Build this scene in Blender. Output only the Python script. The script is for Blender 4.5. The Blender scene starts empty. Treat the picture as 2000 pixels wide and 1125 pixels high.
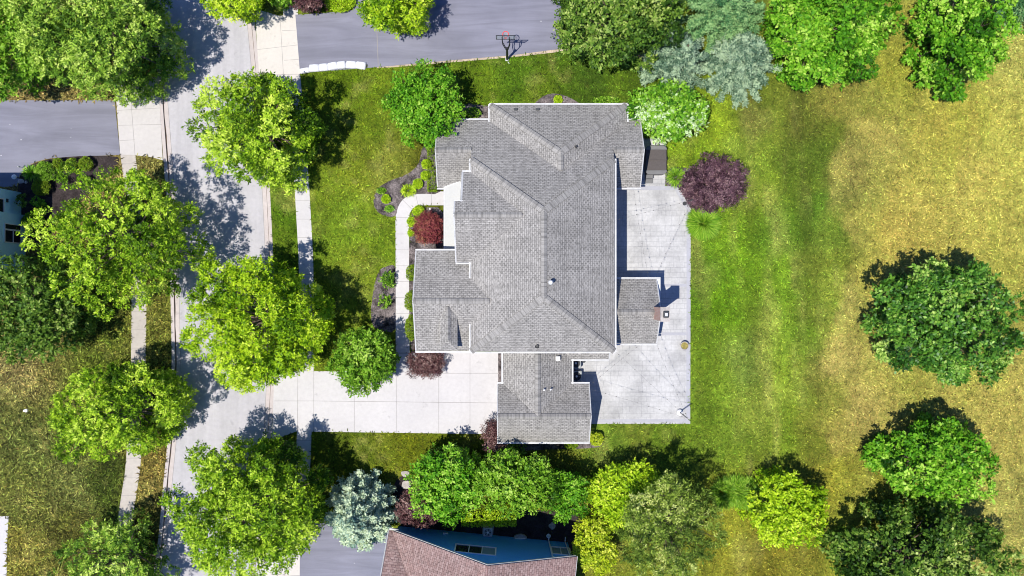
import bpy, bmesh, math, random
import numpy as np
from mathutils import Vector, Matrix
R = math.radians
C = bpy.context.scene.collection
scene = bpy.context.scene
random.seed(7)

# ------------------------------------------------------------------ camera, sky, sun
HC = 70.0          # camera height (m)
F = 1680.0         # focal length in photo pixels
cam = bpy.data.cameras.new('camera'); co = bpy.data.objects.new('camera', cam); C.objects.link(co)
co.location = (0, 0, HC); co.rotation_euler = (0, 0, 0)
cam.sensor_width = 36; cam.lens = F/2000*36; cam.clip_end = 2000; cam.clip_start = 0.5
scene.camera = co
SX, SY = .281, .201                      # shadow shift per metre of height
el = math.atan(1/math.hypot(SX, SY)); az = math.atan2(-SX, -SY)
w = bpy.data.worlds.new('World'); scene.world = w; w.use_nodes = True
nt = w.node_tree; nt.nodes.clear()
sky = nt.nodes.new('ShaderNodeTexSky'); sky.sky_type = 'NISHITA'; sky.sun_disc = False
sky.sun_elevation = el; sky.sun_rotation = az
bg = nt.nodes.new('ShaderNodeBackground'); bg.inputs[1].default_value = .07
ow = nt.nodes.new('ShaderNodeOutputWorld')
wb = nt.nodes.new('ShaderNodeMix'); wb.data_type = 'RGBA'; wb.blend_type = 'MULTIPLY'; wb.inputs[0].default_value = 1; wb.inputs[7].default_value = (.56, .86, 1.6, 1)
nt.links.new(sky.outputs[0], wb.inputs[6]); nt.links.new(wb.outputs[2], bg.inputs[0]); nt.links.new(bg.outputs[0], ow.inputs[0])
sl = bpy.data.lights.new('sun', 'SUN'); sl.energy = 5.0; sl.angle = R(.5); sl.color = (1, .958, .885)
so = bpy.data.objects.new('sun', sl); C.objects.link(so); so.location = (-20, -15, 60)
so.rotation_euler = Vector((SX, SY, -1)).to_track_quat('-Z', 'Y').to_euler()
vs = scene.view_settings; vs.view_transform = 'Standard'; vs.look = 'None'; vs.gamma = 1; vs.exposure = 0.12
try: scene.cycles.filter_width = 1.0; scene.cycles.max_bounces = 6; scene.cycles.transparent_max_bounces = 8
except Exception: pass

# ------------------------------------------------------------------ coordinates
def W(px, py, h=0.0):                    # a photo pixel at height h -> metres
    s = (HC-h)/F
    return Vector(((px-1000)*s, (562.5-py)*s, h))
def P(gx, gy, h=0.0):                    # plan units (24 per metre)
    return Vector(((gx-1000)/24, (562.5-gy)/24, h))

# ------------------------------------------------------------------ materials
def lin(c):
    return tuple(((v/255)/12.92 if v/255 <= .04045 else ((v/255+.055)/1.055)**2.4) for v in c)
class NT:
    def __init__(s, name, rough=.8, spec=.3):
        s.m = bpy.data.materials.new(name); s.m.use_nodes = True; s.t = s.m.node_tree; s.t.nodes.clear()
        s.out = s.n('ShaderNodeOutputMaterial'); s.b = s.n('ShaderNodeBsdfPrincipled')
        s.b.inputs['Roughness'].default_value = rough; s.b.inputs['Specular IOR Level'].default_value = spec
        s.l(s.b.outputs[0], s.out.inputs[0])
    def n(s, k, **kw):
        x = s.t.nodes.new(k)
        for a, v in kw.items(): setattr(x, a, v)
        return x
    def l(s, a, b): s.t.links.new(a, b)
    def coord(s, kind='Object', scale=(1, 1, 1), rot=0):
        t = s.n('ShaderNodeTexCoord'); m = s.n('ShaderNodeMapping')
        m.inputs['Scale'].default_value = scale; m.inputs['Rotation'].default_value = (0, 0, rot)
        s.l(t.outputs[kind], m.inputs[0]); return m.outputs[0]
    def noise(s, sc, det=4, co=None, rough=.55, dist=0):
        x = s.n('ShaderNodeTexNoise'); x.inputs['Scale'].default_value = sc; x.inputs['Detail'].default_value = det
        x.inputs['Roughness'].default_value = rough; x.inputs['Distortion'].default_value = dist
        s.l(co if co is not None else s.coord(), x.inputs['Vector']); return x.outputs['Fac']
    def ramp(s, fac, stops):
        x = s.n('ShaderNodeValToRGB'); r = x.color_ramp
        while len(r.elements) < len(stops): r.elements.new(.5)
        for e, (p, c) in zip(r.elements, stops):
            e.position = p; c = (c, c, c) if isinstance(c, (int, float)) else c; e.color = (*c[:3], 1)
        s.l(fac, x.inputs[0]); return x.outputs[0]
    def mix(s, a, b, fac=1.0, mode='MULTIPLY'):
        x = s.n('ShaderNodeMix', data_type='RGBA', blend_type=mode)
        for i, v in ((6, a), (7, b)):
            if isinstance(v, (tuple, list)): x.inputs[i].default_value = (*v[:3], 1)
            else: s.l(v, x.inputs[i])
        if isinstance(fac, (int, float)): x.inputs[0].default_value = fac
        else: s.l(fac, x.inputs[0])
        return x.outputs[2]
    def bump(s, h, st=.3, d=.02):
        x = s.n('ShaderNodeBump'); x.inputs['Strength'].default_value = st; x.inputs['Distance'].default_value = d
        s.l(h, x.inputs['Height']); s.l(x.outputs[0], s.b.inputs['Normal'])
    def col(s, c):
        if isinstance(c, (tuple, list)): s.b.inputs['Base Color'].default_value = (*c[:3], 1)
        else: s.l(c, s.b.inputs['Base Color'])
        return s.m

def rough_mat(name, c, var=.15, big=.3, small=6, rough=.8, bump=.2, spec=.3, fine=25):
    m = NT(name, rough, spec); co_ = m.coord()
    a = m.ramp(m.noise(big, 4, co_), [(.3, 1-var), (.7, 1+var*.4)])
    b = m.ramp(m.noise(small, 5, co_), [(.3, 1-var*.8), (.7, 1+var*.3)])
    f = m.noise(fine, 3, co_)
    b2 = m.ramp(f, [(.3, 1-var*.6), (.7, 1.0)])
    m.bump(f, bump, .01)
    return m.col(m.mix(m.mix(m.mix(c, a), b), b2))

def foliage(name, cols, rough=.5, trans=.14, spec=.16):
    m = NT(name, rough, spec)
    at = m.n('ShaderNodeAttribute', attribute_name='tint')
    c = m.ramp(at.outputs['Fac'], [(i/(len(cols)-1), k) for i, k in enumerate(cols)])
    m.col(c)
    tr = m.n('ShaderNodeBsdfTranslucent'); m.l(m.mix(c, (1.15, 1.25, .55)), tr.inputs[0])
    mx = m.n('ShaderNodeMixShader'); mx.inputs[0].default_value = trans
    m.l(m.b.outputs[0], mx.inputs[1]); m.l(tr.outputs[0], mx.inputs[2]); m.l(mx.outputs[0], m.out.inputs[0])
    return m.m

def shingles(name, base, dark, light, roww=.30, rowh=.165, mortar=.016):
    m = NT(name, .9, .15); uv = m.coord('UV')
    br = m.n('ShaderNodeTexBrick'); m.l(uv, br.inputs['Vector'])
    br.inputs['Scale'].default_value = 1; br.inputs['Brick Width'].default_value = roww; br.inputs['Row Height'].default_value = rowh
    br.inputs['Mortar Size'].default_value = mortar; br.inputs['Mortar Smooth'].default_value = .4; br.inputs['Bias'].default_value = 0
    br.inputs['Color1'].default_value = (*base, 1); br.inputs['Color2'].default_value = (*light, 1); br.inputs['Mortar'].default_value = (*dark, 1)
    # dark dashes: blotches stretched along each course
    co_ = m.coord('UV', (3.2, 1/rowh, 1))
    d = m.ramp(m.noise(1.0, 3, co_, .7), [(.40, .68), (.5, 1.02)])
    big = m.ramp(m.noise(.35, 3), [(.3, .9), (.7, 1.06)])
    fine = m.ramp(m.noise(16, 3), [(.3, .8), (.7, 1.08)])
    strk = m.ramp(m.noise(1.0, 4, m.coord('UV', (1.6, .22, 1)), .6), [(.32, .84), (.6, 1.03)]); fine = m.mix(fine, strk)
    m.bump(br.outputs['Fac'], .5, -.02)
    return m.col(m.mix(m.mix(m.mix(br.outputs['Color'], d), big), fine))

M = {}
M['shingle'] = shingles('grey_shingles', (.358, .342, .316), (.172, .166, .157), (.44, .42, .39))
M['shingle_red'] = shingles('red_brown_shingles', (.36, .235, .21), (.22, .14, .13), (.46, .33, .30), .3, .2, .018)
M['cap'] = shingles('ridge_shingles', (.345, .33, .305), (.25, .24, .222), (.40, .383, .355), .3, 5.0, .012)
M['cap_red'] = shingles('red_ridge_shingles', (.42, .28, .26), (.2, .115, .11), (.5, .34, .31), .3, 5.0, .015)
M['trim'] = rough_mat('gutter_paint', (.62, .62, .61), .18, 1.5, 8, bump=.02, rough=.45)
M['white'] = rough_mat('white_trim', (.82, .82, .81), .06, bump=.02, rough=.5)
M['porch_metal'] = rough_mat('pale_panel_roof', (.50, .50, .475), .06, bump=.02, rough=.55)
M['siding'] = rough_mat('pale_siding', (.55, .54, .5), .08, bump=.05)
M['siding_blue'] = rough_mat('blue_siding', (.07, .40, .85), .08, bump=.05, rough=.6)
M['siding_pale_blue'] = rough_mat('pale_blue_siding', (.50, .84, .99), .06, bump=.05, rough=.6)
M['glass'] = NT('window_glass', .08, .6).col((.02, .025, .03))
M['glass_clear'] = NT('window_glass_pale', .15, .6).col((.22, .32, .36))
M['black'] = NT('black_metal', .45, .4).col((.018, .019, .022))
M['dark'] = rough_mat('dark_metal', (.05, .055, .06), .1, rough=.5)
M['steel'] = NT('pale_metal', .4, .5).col((.55, .56, .57))
M['red'] = NT('red_metal', .45, .4).col((.75, .09, .08))
M['net'] = NT('white_net', .8, .2).col((.8, .8, .8))
M['bark'] = rough_mat('bark', (.20, .15, .11), .35, 2, 14, bump=.6)
M['bark_grey'] = rough_mat('grey_bark', (.34, .29, .25), .3, 2, 14, bump=.5)
M['mulch'] = rough_mat('mulch', (.30, .255, .25), .9, 1.2, 9, bump=1.0, rough=.95, spec=.1, fine=30)
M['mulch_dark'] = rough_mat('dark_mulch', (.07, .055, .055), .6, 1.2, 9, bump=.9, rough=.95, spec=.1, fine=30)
M['gravel'] = rough_mat('tan_edging', (.62, .50, .36), .4, 2, 12, bump=.5)
M['brick'] = None
M['stone'] = rough_mat('stone', (.5, .46, .42), .25, 3, 9, bump=.4)
M['soil'] = rough_mat('soil', (.18, .14, .10), .4, 1, 8, bump=.6)
M['cover'] = rough_mat('vinyl_cover', (.185, .183, .18), .12, 1.5, 14, rough=.7, bump=.25)
M['tub'] = rough_mat('tub_cabinet', (.10, .085, .08), .15, rough=.6)
M['sack'] = rough_mat('white_sack', (.82, .82, .86), .10, 2, 5, rough=.6, bump=.5, fine=9)
M['bulb'] = NT('bulb_glass', .2, .5).col((.16, .14, .12))
M['wire'] = NT('wire', .6, .2).col((.15, .15, .16))

def concrete(name, c, var=.07, streak=0):
    m = NT(name, .85, .2); co_ = m.coord()
    a = m.ramp(m.noise(.25, 5, co_), [(.3, 1-var), (.7, 1.03)])
    b = m.ramp(m.noise(3.5, 6, co_, .65), [(.3, 1-var*.8), (.65, 1.02)])
    cc = m.mix(m.mix(c, a), b)
    sp = m.ramp(m.noise(38, 2, co_), [(.28, .86), (.4, 1.0)]); cc = m.mix(cc, sp)
    if streak:
        st = m.noise(1, 4, m.coord('Object', (1.2, .04, 1), R(3)))
        cc = m.mix(cc, m.ramp(st, [(.35, 1-streak), (.65, 1.03)]))
    stn = m.ramp(m.noise(.9, 5, m.coord('Object', (1, 1, 1), 1.1), .7), [(.30, .84), (.38, 1.0)]); cc = m.mix(cc, stn)
    m.bump(m.noise(30, 3, co_), .15, .006)
    return m.col(cc)
M['street'] = concrete('street_concrete', (.485, .468, .485), .12, .10)
M['concrete'] = concrete('driveway_concrete', (.56, .54, .535), .09)
M['walk'] = concrete('sidewalk_concrete', (.54, .51, .49), .08)
M['walk_warm'] = concrete('weathered_concrete', (.50, .455, .41), .14)
M['apron'] = concrete('apron_concrete', (.60, .56, .51), .07)
M['kerb'] = concrete('kerb_concrete', (.54, .48, .46), .14)
M['border'] = concrete('border_concrete', (.42, .42, .45), .12)
M['joint'] = concrete('joint_filler', (.30, .28, .27), .1)

def asphalt(name, c):
    m = NT(name, .85, .25); co_ = m.coord()
    a = m.ramp(m.noise(.18, 4, co_), [(.3, .86), (.7, 1.1)])
    st = m.ramp(m.noise(1, 4, m.coord('Object', (.12, 1.0, 1), R(-6)), .6, 1.2), [(.34, .86), (.66, 1.14)])
    f = m.noise(40, 3, co_); b = m.ramp(f, [(.3, .85), (.7, 1.05)])
    v = m.n('ShaderNodeTexVoronoi'); v.inputs['Scale'].default_value = .9; m.l(co_, v.inputs['Vector'])
    dots = m.ramp(v.outputs['Distance'], [(.03, 1.0), (.055, 0.0)])
    cc = m.mix(m.mix(m.mix(c, a), st), b)
    cc = m.mix(cc, (.6, .6, .62), m.mix(dots, m.ramp(m.noise(.8, 2, co_), [(.5, 0), (.6, .8)])), 'MIX')
    m.bump(f, .25, .006)
    return m.col(cc)
M['asphalt'] = asphalt('sealed_asphalt', (.215, .215, .262))

def patio_mat():
    m = NT('stamped_concrete', .8, .25); co_ = m.coord()
    lines = None
    for bw, rh, ms, off in ((.62, .42, .012, .37), (1.25, .85, .014, .5)):
        br = m.n('ShaderNodeTexBrick'); m.l(m.mix(co_, m.n('ShaderNodeTexNoise').outputs['Color'], .004, 'ADD'), br.inputs['Vector'])
        br.inputs['Scale'].default_value = 1; br.inputs['Brick Width'].default_value = bw; br.inputs['Row Height'].default_value = rh
        br.inputs['Mortar Size'].default_value = ms; br.inputs['Mortar Smooth'].default_value = .6; br.offset = off; br.squash = 1.6; br.squash_frequency = 3
        br.inputs['Color1'].default_value = (1, 1, 1, 1); br.inputs['Color2'].default_value = (.955, .955, .96, 1); br.inputs['Mortar'].default_value = (.52, .53, .56, 1)
        lines = br.outputs['Color'] if lines is None else m.mix(lines, br.outputs['Color'])
    fade = m.ramp(m.noise(.5, 3, co_), [(.35, .35), (.65, 1)])
    lines = m.mix((1, 1, 1), lines, fade, 'MIX')
    a = m.ramp(m.noise(.45, 5, co_, .65), [(.32, .72), (.6, 1.05)])
    b = m.ramp(m.noise(5, 5, co_), [(.3, .88), (.65, 1.03)])
    m.bump(m.noise(8, 4, co_), .25, .01)
    return m.col(m.mix(m.mix(m.mix((.515, .51, .50), lines), a), b))
M['patio'] = patio_mat()

def brick_mat():
    m = NT('chimney_brick', .9, .2)
    br = m.n('ShaderNodeTexBrick'); m.l(m.coord('UV'), br.inputs['Vector'])
    br.inputs['Scale'].default_value = 1; br.inputs['Brick Width'].default_value = .22; br.inputs['Row Height'].default_value = .08
    br.inputs['Mortar Size'].default_value = .01
    br.inputs['Color1'].default_value = (.52, .27, .19, 1); br.inputs['Color2'].default_value = (.62, .38, .29, 1); br.inputs['Mortar'].default_value = (.6, .52, .46, 1)
    return m.col(br.outputs['Color'])
M['brick'] = brick_mat()

def lawn_mat():
    m = NT('lawn_grass', .9, .12); co_ = m.coord()
    at = m.n('ShaderNodeAttribute', attribute_name='grass')
    c = at.outputs['Color']
    n0 = m.ramp(m.noise(.55, 5, co_, .6), [(.3, (.88, .93, .9)), (.7, (1.08, 1.07, 1.1))])
    n1 = m.ramp(m.noise(2.6, 5, co_, .65), [(.3, (.68, .76, .7)), (.7, (1.28, 1.2, 1.25))])
    wp = m.noise(2.2, 3, co_)
    wv = m.n('ShaderNodeVectorMath', operation='MULTIPLY_ADD')
    comb = m.n('ShaderNodeCombineXYZ'); m.l(wp, comb.inputs[0]); m.l(m.noise(2.9, 3, co_), comb.inputs[1])
    m.l(comb.outputs[0], wv.inputs[0]); wv.inputs[1].default_value = (2.2, 2.2, 0); m.l(co_, wv.inputs[2])
    f = m.n('ShaderNodeTexNoise'); f.inputs['Scale'].default_value = 3.6; f.inputs['Detail'].default_value = 5; f.inputs['Roughness'].default_value = .8
    m.l(wv.outputs[0], f.inputs['Vector'])
    n2 = m.ramp(f.outputs['Fac'], [(.34, (.36, .46, .4)), (.5, (.92, .95, .9)), (.64, (1.6, 1.42, 1.7))])
    cc = m.mix(m.mix(m.mix(c, n0), n1), n2)
    m.bump(f.outputs['Fac'], .6, .05)
    return m.col(cc)
M['lawn'] = lawn_mat()
M['far_grass'] = rough_mat('distant_grass', (.2, .22, .05), .4, .2, 3, bump=.3)

# ------------------------------------------------------------------ mesh helpers
def link(o, parent=None):
    C.objects.link(o)
    if parent is not None: o.parent = parent
    return o
def empty(name, loc=(0, 0, 0)):
    o = bpy.data.objects.new(name, None); C.objects.link(o); o.location = loc; o.empty_display_size = .3
    return o
def tag(o, label=None, cat=None, group=None, kind=None):
    if label: o['label'] = label
    if cat: o['category'] = cat
    if group: o['group'] = group
    if kind: o['kind'] = kind
    return o
class MB:
    def __init__(s): s.v = []; s.f = []; s.uv = []; s.smooth = False
    def face(s, pts, uv=None):
        i = len(s.v); s.v += [tuple(p) for p in pts]; s.f.append(list(range(i, i+len(pts))))
        if uv is None:
            a, b, c = Vector(pts[0]), Vector(pts[1]), Vector(pts[2]); n = (b-a).cross(c-a)
            if n.length < 1e-9: n = Vector((0, 0, 1))
            n.normalize()
            if n.z < 0: n = -n
            up = Vector((0, 0, 1)) - n*n.z
            if up.length < 1e-3: up = Vector((0, 1, 0))
            up.normalize(); u = up.cross(n)
            uv = [(Vector(p).dot(u), Vector(p).dot(up)) for p in pts]
        s.uv += uv
    def box(s, x0, y0, z0, x1, y1, z1, rot=0, o=(0, 0)):
        c, sn = math.cos(rot), math.sin(rot)
        def q(x, y, z):
            dx, dy = x-o[0], y-o[1]; return (o[0]+dx*c-dy*sn, o[1]+dx*sn+dy*c, z)
        p = [q(x, y, z) for z in (z0, z1) for y in (y0, y1) for x in (x0, x1)]
        for f in ((0, 2, 3, 1), (4, 5, 7, 6), (0, 1, 5, 4), (2, 6, 7, 3), (0, 4, 6, 2), (1, 3, 7, 5)):
            s.face([p[i] for i in f])
    def prism(s, pts, z0, z1):
        n = len(pts); ar = sum(pts[i][0]*pts[(i+1) % n][1]-pts[(i+1) % n][0]*pts[i][1] for i in range(n))
        if ar < 0: pts = pts[::-1]
        s.face([(p[0], p[1], z1) for p in pts]); s.face([(p[0], p[1], z0) for p in pts[::-1]])
        for i in range(n):
            a, b = pts[i], pts[(i+1) % n]
            s.face([(a[0], a[1], z0), (b[0], b[1], z0), (b[0], b[1], z1), (a[0], a[1], z1)])
    def tube(s, pts, rad, n=8, cap=True):
        pts = [Vector(p) for p in pts]
        if isinstance(rad, (int, float)): rad = [rad]*len(pts)
        rings = []
        for i, p in enumerate(pts):
            d = (pts[min(i+1, len(pts)-1)]-pts[max(i-1, 0)])
            if d.length < 1e-9: d = Vector((0, 0, 1))
            d.normalize(); a = d.orthogonal().normalized(); b = d.cross(a)
            rings.append([p+(a*math.cos(2*math.pi*k/n)+b*math.sin(2*math.pi*k/n))*rad[i] for k in range(n)])
        # keep rings aligned
        for i in range(1, len(rings)):
            best = min(range(n), key=lambda q: (rings[i][q]-rings[i-1][0]-(pts[i]-pts[i-1])).length)
            rings[i] = rings[i][best:]+rings[i][:best]
        for i in range(len(rings)-1):
            for k in range(n):
                s.face([rings[i][k], rings[i][(k+1) % n], rings[i+1][(k+1) % n], rings[i+1][k]])
        if cap: s.face(rings[0][::-1]); s.face(rings[-1])
    def cyl(s, x, y, z0, z1, r0, r1=None, n=20): s.tube([(x, y, z0), (x, y, z1)], [r0, r0 if r1 is None else r1], n)
    def bar(s, a, b, wd, ht):           # a box along a line, wd across, ht down from it
        a, b = Vector(a), Vector(b); d = (b-a).normalized(); side = d.cross(Vector((0, 0, 1)))
        if side.length < 1e-4: side = Vector((1, 0, 0))
        side = side.normalized()*wd/2; up = side.cross(d).normalized()*ht
        if up.z < 0: up = -up
        q = [a-side-up, a+side-up, a+side, a-side, b-side-up, b+side-up, b+side, b-side]
        for f in ((0, 1, 2, 3), (4, 7, 6, 5), (0, 4, 5, 1), (1, 5, 6, 2), (2, 6, 7, 3), (3, 7, 4, 0)): s.face([q[i] for i in f])
    def build(s, name, mat, parent=None, bevel=0, smooth=False, solid=0):
        me = bpy.data.meshes.new(name); me.from_pydata(s.v, [], s.f)
        uvl = me.uv_layers.new(name='UVMap'); uvl.data.foreach_set('uv', [c for p in s.uv for c in p])
        me.materials.append(mat); me.update()
        if bevel or smooth:
            bm = bmesh.new(); bm.from_mesh(me); bmesh.ops.remove_doubles(bm, verts=bm.verts, dist=1e-4); bm.to_mesh(me); bm.free()
        if smooth:
            for p in me.polygons: p.use_smooth = True
        o = bpy.data.objects.new(name, me); link(o, parent)
        if parent is not None: o.matrix_parent_inverse = Matrix.Translation(-parent.location)
        if bevel:
            b = o.modifiers.new('bevel', 'BEVEL'); b.width = bevel; b.segments = 2
        if solid:
            b = o.modifiers.new('solid', 'SOLIDIFY'); b.thickness = solid; b.offset = -1
        return o

def chaikin(pts, n=2, closed=True):
    for _ in range(n):
        out = []; L = len(pts)
        for i in range(L if closed else L-1):
            a, b = pts[i], pts[(i+1) % L]
            out += [(a[0]*.75+b[0]*.25, a[1]*.75+b[1]*.25), (a[0]*.25+b[0]*.75, a[1]*.25+b[1]*.75)]
        pts = out if closed else [pts[0]]+out+[pts[-1]]
    return pts
EXCL = []
def sheet(name, px, z, mat, smooth=0, kind='structure', thick=0):
    pts = chaikin(px, smooth) if smooth else px
    EXCL.append(pts)
    g = [W(x, y, 0).xy for x, y in pts]
    n = len(g); ar = sum(g[i][0]*g[(i+1) % n][1]-g[(i+1) % n][0]*g[i][1] for i in range(n))
    if ar < 0: g = g[::-1]
    bm = bmesh.new(); vs_ = [bm.verts.new((p[0], p[1], z)) for p in g]; f = bm.faces.new(vs_)
    if thick:
        r = bmesh.ops.extrude_face_region(bm, geom=[f])
        for v in r['geom']:
            if isinstance(v, bmesh.types.BMVert): v.co.z -= thick
        bmesh.ops.recalc_face_normals(bm, faces=bm.faces)
    bmesh.ops.triangulate(bm, faces=bm.faces[:])
    me = bpy.data.meshes.new(name); bm.to_mesh(me); bm.free(); me.materials.append(mat)
    o = bpy.data.objects.new(name, me); C.objects.link(o)
    if kind: o['kind'] = kind
    return o

# ------------------------------------------------------------------ ground: lawns coloured by their own patches
LG = [(50,720,150,128,72),(60,850,106,106,44),(150,950,118,114,52),(30,1000,122,118,48),(205,950,78,86,24),(30,1060,140,124,48),
 (130,780,110,108,40),(190,700,100,105,30),(305,650,122,116,42),(295,900,135,110,50),(290,780,112,104,40),(100,400,150,120,70),(150,1040,92,86,30),(90,740,130,115,55)]
RG = [(555,430,88,112,14),(548,470,96,112,18),(680,170,100,115,12),(700,330,128,132,28),(745,325,146,142,48),(680,450,122,138,28),(650,250,112,120,24),
 (740,480,118,134,24),(620,350,118,128,26),(720,240,112,124,22),(700,510,124,130,30),(1000,150,78,102,12),(1150,150,74,94,18),(950,185,104,120,18),(1050,175,98,112,18),
 (1100,125,80,100,14),(1200,170,86,104,18),
 (1400,260,124,134,24),(1450,300,134,144,44),(1480,230,100,104,28),(1560,240,98,98,30),(1600,300,88,100,24),(1640,200,142,128,52),
 (1620,260,104,108,30),(1700,200,150,138,56),(1700,250,186,160,78),(1745,150,150,138,48),(1950,80,186,168,80),(1900,350,196,170,78),(1980,300,194,174,76),(1750,450,192,162,74),
 (1450,500,118,144,24),(1500,380,118,130,30),(1520,450,96,120,24),(1600,400,88,110,24),(1560,350,92,104,24),(1660,300,150,132,62),(1640,380,140,128,58),(1655,330,168,146,72),
 (1630,450,104,116,32),(1670,450,172,150,70),(1625,520,118,122,36),(1655,600,178,156,78),(1615,600,122,128,38),(1640,700,182,156,80),(1610,750,140,132,50),
 (1500,650,138,150,42),(1560,650,118,136,32),(1530,560,116,138,28),(1450,700,126,136,50),(1380,700,110,126,26),(1375,560,98,124,22),(1400,600,104,132,16),(1420,850,116,130,32),
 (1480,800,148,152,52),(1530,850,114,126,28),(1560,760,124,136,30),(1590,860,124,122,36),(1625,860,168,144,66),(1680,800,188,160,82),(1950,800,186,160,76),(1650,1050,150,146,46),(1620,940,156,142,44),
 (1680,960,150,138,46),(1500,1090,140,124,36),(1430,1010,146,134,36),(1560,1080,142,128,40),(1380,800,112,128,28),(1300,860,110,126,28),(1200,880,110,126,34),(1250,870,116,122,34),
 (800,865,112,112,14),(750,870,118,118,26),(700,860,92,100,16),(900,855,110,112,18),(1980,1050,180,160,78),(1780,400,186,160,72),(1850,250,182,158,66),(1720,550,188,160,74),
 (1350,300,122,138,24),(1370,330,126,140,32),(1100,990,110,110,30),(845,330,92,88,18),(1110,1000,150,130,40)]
KL = 1.27
def vnoise(x, y, sc, seed):
    g_ = np.random.RandomState(seed).rand(256, 256); u, v = x/sc+1000.3, y/sc+1000.7
    i, j = np.floor(u).astype(int), np.floor(v).astype(int); fu, fv = u-i, v-j; fu = fu*fu*(3-2*fu); fv = fv*fv*(3-2*fv)
    q = lambda a, b: g_[a % 256, b % 256]
    return (q(i, j)*(1-fu)+q(i+1, j)*fu)*(1-fv)+(q(i, j+1)*(1-fu)+q(i+1, j+1)*fu)*fv
def grass_color(x, y, pts, rng):
    px = x*F/HC+1000; py = 562.5-y*F/HC
    px = px+rng[0]; py = py+rng[1]
    A = np.array(pts, float)
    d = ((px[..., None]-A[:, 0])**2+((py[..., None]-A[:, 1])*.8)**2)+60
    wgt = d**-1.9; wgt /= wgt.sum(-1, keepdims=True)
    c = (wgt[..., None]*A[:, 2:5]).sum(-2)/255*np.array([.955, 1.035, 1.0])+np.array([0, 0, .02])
    c = np.where(c <= .04045, c/12.92, ((c+.055)/1.055)**2.4)/KL
    vs_ = np.where(x > 14, .22, 1.0); n1, n2, n3 = vnoise(x, y*vs_, 2.4, 1), vnoise(x, y*vs_, .9, 2), vnoise(x, y, .42, 3)
    dry = np.clip((c[..., 0]-.16)/.2, 0, 1)
    gm = np.clip(n1*.5+n2*.5-.54, 0, 1)*1.8*(.2+.8*dry)          # green patches in the dry turf
    sm = np.clip(.4*vnoise(x, y*vs_, 2.2, 7)+.6*vnoise(x, y*vs_, .7, 8)-.58, 0, 1)*1.6*(1-dry)   # straw patches in the green turf
    gm = gm*.75; sm = sm*.8
    c = c*(1-gm[..., None])+gm[..., None]*np.array([.17, .21, .022])
    c = c*(1-sm[..., None])+sm[..., None]*np.array([.36, .33, .09])
    c = c*(1+.30*(n2-.5)+.5*(n3-.5)+.10*(n1-.5))[..., None]
    return c
def edge_fn(pts):
    a = np.array(pts, float); return lambda py: np.interp(py, a[:, 0], a[:, 1])
LE = edge_fn([(-900,240),(-300,262),(-100,290),(0,298),(195,311),(300,319),(400,326),(500,331),(600,334),(700,336),(800,333),(870,327),(950,319),(1050,310),(1125,300),(1300,270),(2200,20)])
RE = edge_fn([(-900,440),(-300,462),(-100,488),(0,495),(50,498),(147,507),(250,518),(375,527),(498,533),(600,536),(700,536),(750,535),(850,530),(950,522),(1050,512),(1125,503),(1300,475),(2200,225)])
ROWS = np.concatenate([np.linspace(-2200, -100, 12)[:-1], np.linspace(-100, 1225, 150), np.linspace(1225, 3200, 12)[1:]])
def lawn(name, fn, side, pts):
    if side > 0: t = np.concatenate([np.linspace(0, 1, 170)*1560, [2000, 3000]])
    else: t = -np.concatenate([np.linspace(0, 1, 50)*400, [700, 1500, 3000]])
    rs = ROWS
    e = fn(rs)
    X = e[:, None]+t[None, :]; Y = np.repeat(rs[:, None], len(t), 1)
    x = (X-1000)*HC/F; y = (562.5-Y)*HC/F
    rg = np.random.RandomState(3)
    jx = np.sin(X*.05+Y*.021)*6+np.sin(X*.013-Y*.061)*8+rg.normal(0, 3, X.shape); jy = np.sin(X*.045+2)*7+np.sin(Y*.05)*6+rg.normal(0, 3, X.shape)
    col = grass_color(x, y, pts, (jx, jy))
    if side > 0:   # mowing stripes in the back lawn, a property of the turf
        s = np.where((X > 1350) & (X < 1660), 1+.17*np.sin(X/17.+np.sin(Y/210.)*.6)*np.clip((X-1350)/40, 0, 1), 1)
        col = col*s[..., None]
    nr, nc = X.shape
    v = np.stack([x, y, np.zeros_like(x)], -1).reshape(-1, 3)
    i = np.arange(nr*nc).reshape(nr, nc)
    q = np.stack([i[:-1, :-1], i[1:, :-1], i[1:, 1:], i[:-1, 1:]], -1).reshape(-1, 4)
    if side < 0: q = q[:, ::-1]
    me = bpy.data.meshes.new(name); me.from_pydata(v.tolist(), [], q.tolist())
    a = me.attributes.new('grass', 'FLOAT_COLOR', 'POINT')
    a.data.foreach_set('color', np.concatenate([col.reshape(-1, 3), np.ones((nr*nc, 1))], 1).astype('f').ravel())
    me.materials.append(M['lawn']); o = bpy.data.objects.new(name, me); C.objects.link(o)
    return tag(o, kind='structure')
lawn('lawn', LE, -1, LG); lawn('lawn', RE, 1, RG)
g = MB(); g.face([(-600, -600, -.2), (600, -600, -.2), (600, 600, -.2), (-600, 600, -.2)]); tag(g.build('ground', M['far_grass']), kind='structure')

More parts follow.
